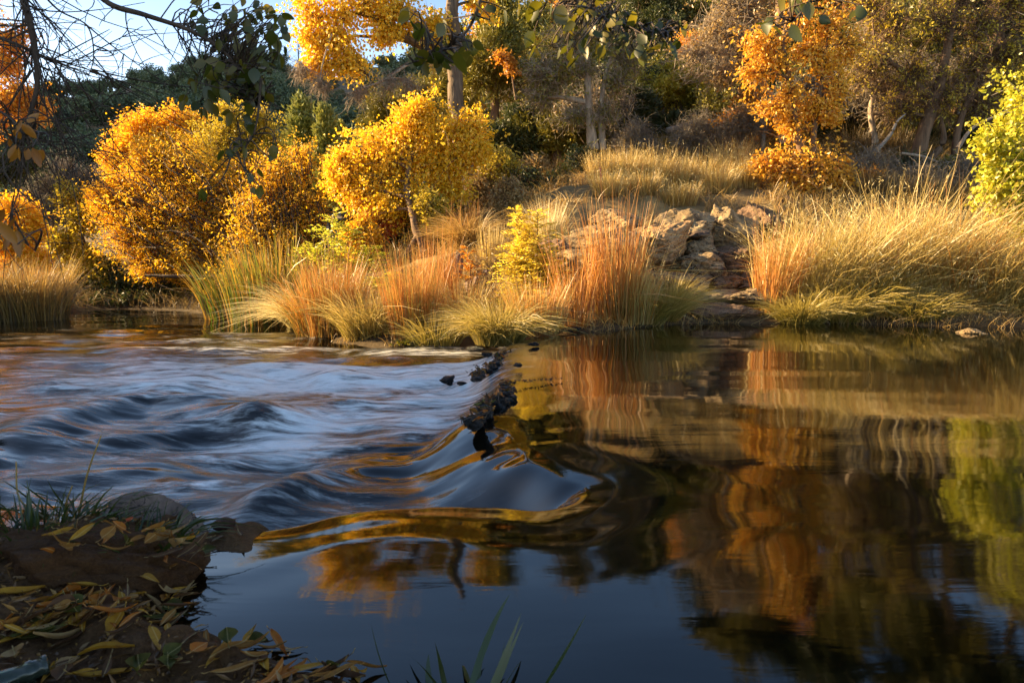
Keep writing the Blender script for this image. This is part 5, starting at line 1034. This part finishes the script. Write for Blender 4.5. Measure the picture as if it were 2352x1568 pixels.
def place(k, x, y, s, lab=None):
    z = float(hill_z(np.array([x]), np.array([y]))[0]) - .1 * s
    if not used[k]: o = protos[k]; o.location = (x, y, z); o.scale = (s, s, s); used[k] = True
    else: o = copy_tree(protos[k], (x, y, z), rng.random() * 6.3, s)
    if k < 3:
        rel = ('upper', 'middle', 'lower')[0 if y > 72 else 1 if y > 52 else 2]; a = x / y
        pl = 'at the left edge' if a < -.66 else 'above the round golden tree' if a < -.5 else 'behind the hanging leaves' if a < -.36 else 'above the cypresses' if a < -.24 else 'behind the cottonwood limb'
        o['label'] = ('dark green oak scrub', 'tall dark green oak scrub', 'low olive shrub')[k] + ' on the ' + rel + ' far slope ' + pl
    else: o['label'] = 'round juniper on the far hill crest ' + ('left of the open sky notch' if x / y < -.56 else 'right of the bare snags' if x / y < -.49 else 'behind the hanging leaves' if x / y < -.4 else 'above the cypresses')
cnt = 0; got = []
while cnt < 215:
    y = 32 + 56 * rng.random() ** .8; a = rng.uniform(-.82, -.12); x = a * y
    if any((x - q[0]) ** 2 + (y - q[1]) ** 2 < (1.6 + .01 * y) ** 2 for q in got): continue
    if nn(np.array([x]), np.array([y]), .09, 77)[0] < -.35 and rng.random() < .75: continue
    got.append((x, y)); k = int(rng.choice([0, 1, 2], p=[.45, .35, .2])); place(k, x, y, (1.3 + 1.0 * rng.random()) * (1 if k < 2 else .7) * (1 if y < 72 else .75)); cnt += 1
for a in (-.70, -.66, -.60, -.585, -.57, -.53, -.515, -.47, -.45, -.43, -.38, -.35, -.335):
    place(3, a * 84, 84, rng.uniform(.8, 1.5))
protos += [scrub('hillside_bush', 'golden olive bush on the sunlit slope behind the bank trees', Lf['juniper'], 2400, 1.1, 'bushes on the slope behind the bank trees'), scrub('hillside_bush', 'brown leaved bush on the sunlit slope behind the bank trees', Lf['orange_brown'], 1800, .9, 'bushes on the slope behind the bank trees')]; used += [False] * 2
def zone_r(x, y): a = x / y; return 'left of the tall trunk' if a < -.08 else 'right of the tall grey trunk' if a < .1 else 'left of the orange oak' if a < .38 else 'behind the orange oak' if a < .5 else 'behind the tangled tree' if a < .68 else 'above the lime leaves'
def place2(k, x, y, s):
    z = float(hill_z(np.array([x]), np.array([y]))[0]) - .1 * s
    if not used[k]: o = protos[k]; o.location = (x, y, z); o.scale = (s, s, s); used[k] = True
    else: o = copy_tree(protos[k], (x, y, z), rng.random() * 6.3, s)
    o['label'] = ('golden olive bush', 'brown leaved bush')[k - 4] + (' high' if y > 60 else ' low') + ' on the sunlit hill ' + zone_r(x, y)
for _ in range(170):
    y = 34 + 48 * rng.random(); x = rng.uniform(-.12, .8) * y; place2(4 if rng.random() < .7 else 5, x, y, rng.uniform(2.0, 3.6))
# undergrowth on the near slope, right of the middle
UB = []
for nm, lab, lf, n_, ex in (('olive_bush', 'olive bush on the slope behind the grassy crest', 'juniper', 5200, None), ('yellowish_bush', 'yellowish bush on the slope behind the grassy crest', 'olive_yellow', 4200, None), ('dark_bush', 'dark green bush on the slope behind the grassy crest', 'dark_green', 5200, None),
                            ('twiggy_bush', 'grey twiggy bush on the slope behind the grassy crest', 'dry', 700, dict(n=1600, len=.22, curl=.35, r=.0034)), ('rusty_bush', 'rusty leaved bush on the slope behind the grassy crest', 'orange_brown', 3000, dict(n=500, len=.2, curl=.3, r=.003))):
    b = np.zeros(3); UB.append(plant(nm, lab, 'bush', [([b, b + [.05, 0, .35], b + [0, .05, .8]], [.035, .03, .01])], [(b + rng.normal(size=3) * [.3, .25, .1] + [0, 0, .55], np.array([.34, .34, .26])) for _ in range(7)], Lf[lf], n_, B['grey'] if ex else B['brown'], L=.055, W=.026, ntw=34, twig_r=.004, wild=.35, extra=ex, group='bushes on the slope behind the crest'))
u_used = [False] * 5; spots_u = []
while len(spots_u) < 62:
    y = rng.uniform(11.4, 19); x = rng.uniform(.05, .78) * y
    if any((x - q[0]) ** 2 + (y - q[1]) ** 2 < .5 for q in spots_u): continue
    spots_u.append((x, y)); k = int(rng.choice(5, p=[.3, .15, .2, .25, .1])); sc_ = rng.uniform(.9, 1.5) * (1 + .03 * (y - 11)); z = gz(x, y) - .05
    if not u_used[k]: o = UB[k]; o.location = (x, y, z); o.scale = (sc_,) * 3; u_used[k] = True
    else: o = copy_tree(UB[k], (x, y, z), rng.random() * 6.3, sc_)
    o['label'] = ('small ' if sc_ < 1.3 else 'large ') + ('olive bush', 'yellowish bush', 'dark green bush', 'grey twiggy bush', 'rusty leaved bush')[k] + (' far back' if y > 15.2 else '') + ' on the slope ' + zone_r(x, y)
# bare snags on the skyline
for i, (a, h) in enumerate(((-.63, 3.5), (-.61, 3), (-.30, 4.2), (-.27, 4.5), (-.285, 3.5), (-.32, 3))):
    x, y = a * 83, 83.; z = float(hill_z(np.array([x]), np.array([y]))[0]); r0 = empty('dead_snag', (x, y, z), 'bare dead tree on the skyline ' + ('at the left of the far hill' if a < -.5 else 'at the right of the far hill'), 'dead tree', 'snags on the hill skyline')
    g = Geo(); b = np.array([x, y, z]); tubes(g, np.stack([b, b + [0, 0, h * .5], b + [.1, 0, h]])[None], np.array([[.1, .07, .02]]), 5)
    k = 26; t = .25 + .75 * rng.random(k); s = b + np.stack([0 * t, 0 * t, t * h], -1); e = s + rng.normal(size=(k, 3)) * [.6, .6, .25] + [0, 0, .6]; tubes(g, bez(s, (s + e) / 2 + [0, 0, -.1], e, 4), np.ones((k, 1)) * np.array([[.03, .02, .015, .01]]), 3); g.build('trunk', B['dark'], r0)

# --- unseen trees on the raised left bank, added to block sun from the river
for i, (x, y, s) in enumerate(((-11.5, 5.6, 1.2), (-11.2, 4.2, 1.3), (-10.8, 1.2, 1.3), (-13.5, 5.6, 1.5), (-10.5, -2, 1.3), (-13, 2.4, 1.5), (-13.6, 5.2, 1.0))):
    z = gz(x, y); b = np.array([x, y, z]); cl = [(b + np.array([rng.normal() * .8 * s, rng.normal() * .7 * s, 1.0 * s + rng.random() * 2.6 * s]), np.ones(3) * .75 * s) for _ in range(9)]
    plant('blocker_tree', ['broad', 'tall', 'leaning', 'dense', 'dark', 'wide', 'slim'][i] + ' leafy tree out of view on the left, added for its shade', 'tree', [([b, b + [.1, 0, 1.5 * s], b + [0, .1, 3.2 * s]], [.16, .12, .04])], cl, Lf['dark_green'], 11000, B['dark'], L=.16, W=.10, ntw=30, group='trees shading the river')

# --- overhanging branches above the camera
def overhang(label, path, D, r, leaf_boxes, n, leaf, L=.032, W=.022, twl=.12, name='overhanging_branch', twigs=None, bk='dark', shape='broad'):
    P = catmull([at(a, b, D) for a, b in path], 8); root = empty(name, P[0], label, 'branch'); g = Geo(); tubes(g, P[None], np.linspace(r, r * .25, len(P))[None], 6)
    gl = Geo(); gt = Geo()
    for (px, py, rx, ry, m) in leaf_boxes:
        th = rng.random(m) * 2 * pi; rr = np.sqrt(rng.random(m)); c = np.array([at(px + rx * q * cos(t), py + ry * q * sin(t), D + rng.normal() * .12) for t, q in zip(th, rr)])
        j = np.array([np.argmin(np.linalg.norm(P - q, axis=1)) for q in c]); s = P[j]; mid = (s + c) / 2 + rng.normal(size=(m, 3)) * .03 + [0, 0, .02]
        tubes(gt, bez(s, mid, c, 6), np.linspace(.0022, .0009, 6)[None] * np.ones((m, 1)), 3)
        d = rng.normal(size=(m, 3)) * .6 + [0, 0, -.8]
        for k in range(m):                # real ovate leaves
            d0 = unit(d[k]); s0 = unit(np.cross(d0, rng.normal(size=3))); nn0 = np.cross(d0, s0); t_, w_ = leaf_shape(shape); Lk = L * rng.uniform(.7, 1.2); Wk = W * Lk / L
            V = [c[k] + d0 * Lk * t + s0 * w * Wk * q + nn0 * abs(q) * w * Wk * .35 + nn0 * .15 * Lk * t * t for t, w in zip(t_, w_) for q in (-1, 0, 1)]
            idx = np.arange(3 * len(t_)).reshape(-1, 3); F = np.concatenate([np.stack([idx[:-1, i], idx[:-1, i + 1], idx[1:, i + 1], idx[1:, i]], -1) for i in (0, 1)])
            gl.add(V, F, np.full((3 * len(t_), 2), rng.random()))
    if twigs:
        m, l, dv = twigs; j = rng.integers(0, len(P), m); s = P[j]; e = s + (rng.normal(size=(m, 3)) * .5 + dv) * l * (.3 + rng.random((m, 1))); mid = (s + e) / 2 + rng.normal(size=(m, 3)) * l * .18
        Q = bez(s, mid, e, 7); tubes(gt, Q, np.linspace(.0028, .0010, 7)[None] * np.ones((m, 1)) * .8, 3)
        j = rng.integers(0, m, m * 3); s = Q[j, rng.integers(2, 6, m * 3)]; e = s + (rng.normal(size=(m * 3, 3)) * .6 + dv) * l * .35; tubes(gt, bez(s, (s + e) / 2 + rng.normal(size=(m * 3, 3)) * l * .06, e, 5), np.linspace(.0013, .0006, 5)[None] * np.ones((m * 3, 1)), 3)
    g.build('stem', B[bk], root)
    if gt.n: gt.build('twigs', B[bk], root)
    if gl.n: gl.build('leaves', leaf, root, smooth=True)
overhang('dark overhanging branch crossing the sky with a dense bunch of green leaves', [(180, -60), (250, 8), (330, 34), (430, 68), (500, 108), (560, 170), (590, 240)], 1.75, .0085,
         [(470, 30, 30, 40, 10), (560, 30, 60, 40, 24), (620, 60, 40, 50, 14), (490, 90, 40, 30, 8), (560, 110, 80, 50, 36), (520, 170, 80, 45, 60), (560, 200, 60, 40, 34), (480, 230, 60, 25, 12), (640, 100, 30, 40, 10), (560, 270, 50, 20, 8)], 0, Lf['hang_green'], twigs=(14, .2, np.array([.1, 0, -.4])))
overhang('thin drooping twig with a few dark leaves in front of the golden tree', [(600, 180), (590, 280), (570, 330), (530, 360)], 1.6, .003, [(540, 330, 40, 30, 7), (580, 390, 30, 20, 4), (620, 340, 25, 12, 4), (600, 440, 30, 15, 3), (470, 440, 15, 8, 2)], 0, Lf['hang_green'], L=.028, W=.02)
overhang('blurred dark bough hanging before the tall trunk', [(1120, -60), (1080, 60), (1010, 120), (930, 150)], 1.3, .004, [(1040, 110, 70, 25, 16), (960, 40, 30, 40, 5), (980, 130, 50, 20, 9), (1010, 60, 20, 20, 3), (1100, 20, 60, 15, 5)], 0, Lf['hang_green'], L=.031, W=.021)
overhang('dark green leaves hanging across the top middle', [(1250, -60), (1330, 10), (1430, 60), (1530, 80)], 1.35, .004, [(1290, 20, 60, 25, 14), (1400, 50, 80, 40, 34), (1470, 100, 70, 30, 24), (1340, 110, 60, 30, 12), (1540, 70, 30, 40, 8), (1260, 80, 50, 40, 6), (1220, 10, 30, 20, 6)], 0, Lf['hang_green'], L=.03, W=.021)
overhang('few dark leaves hanging in at the top right of the middle', [(1850, -60), (1860, 0), (1820, 50)], 1.3, .003, [(1800, 50, 50, 20, 6), (1880, 30, 20, 20, 3), (1860, -5, 60, 10, 6), (1980, 15, 15, 20, 2)], 0, Lf['hang_green'], L=.032, W=.023)
overhang('dark bare branch with many thin twigs drooping at the top left', [(30, -80), (60, 20), (78, 100), (85, 200), (60, 290), (45, 330)], 1.7, .010, [], 0, Lf['hang_green'], twigs=(60, .32, np.array([.25, 0, -.45])))
overhang('second bare branch sloping in from the left edge', [(-80, 60), (20, 95), (90, 125), (170, 160)], 1.8, .006, [], 0, Lf['hang_green'], twigs=(26, .3, np.array([.5, 0, -.3])))
overhang('bare twigs arching across the sky at the top left', [(60, -60), (130, 20), (200, 60), (215, 130), (200, 185)], 1.75, .003, [], 0, Lf['hang_green'], twigs=(12, .2, np.array([.4, 0, -.2])))
overhang('twig with large orange leaves near the left edge', [(-60, 220), (20, 270), (60, 310)], 1.25, .003, [(50, 290, 45, 20, 5), (70, 335, 40, 25, 6), (20, 330, 20, 20, 2)], 0, Lf['hang_orange'], L=.032, W=.014, shape='willow')
overhang('twig with big olive orange leaves low at the left edge', [(-60, 480), (20, 530), (80, 575)], 1.1, .002, [(50, 540, 40, 22, 4), (20, 490, 25, 15, 2)], 0, Lf['hang_orange'], L=.038, W=.016, shape='willow')
print('verts', sum(len(m.vertices) for m in bpy.data.meshes))
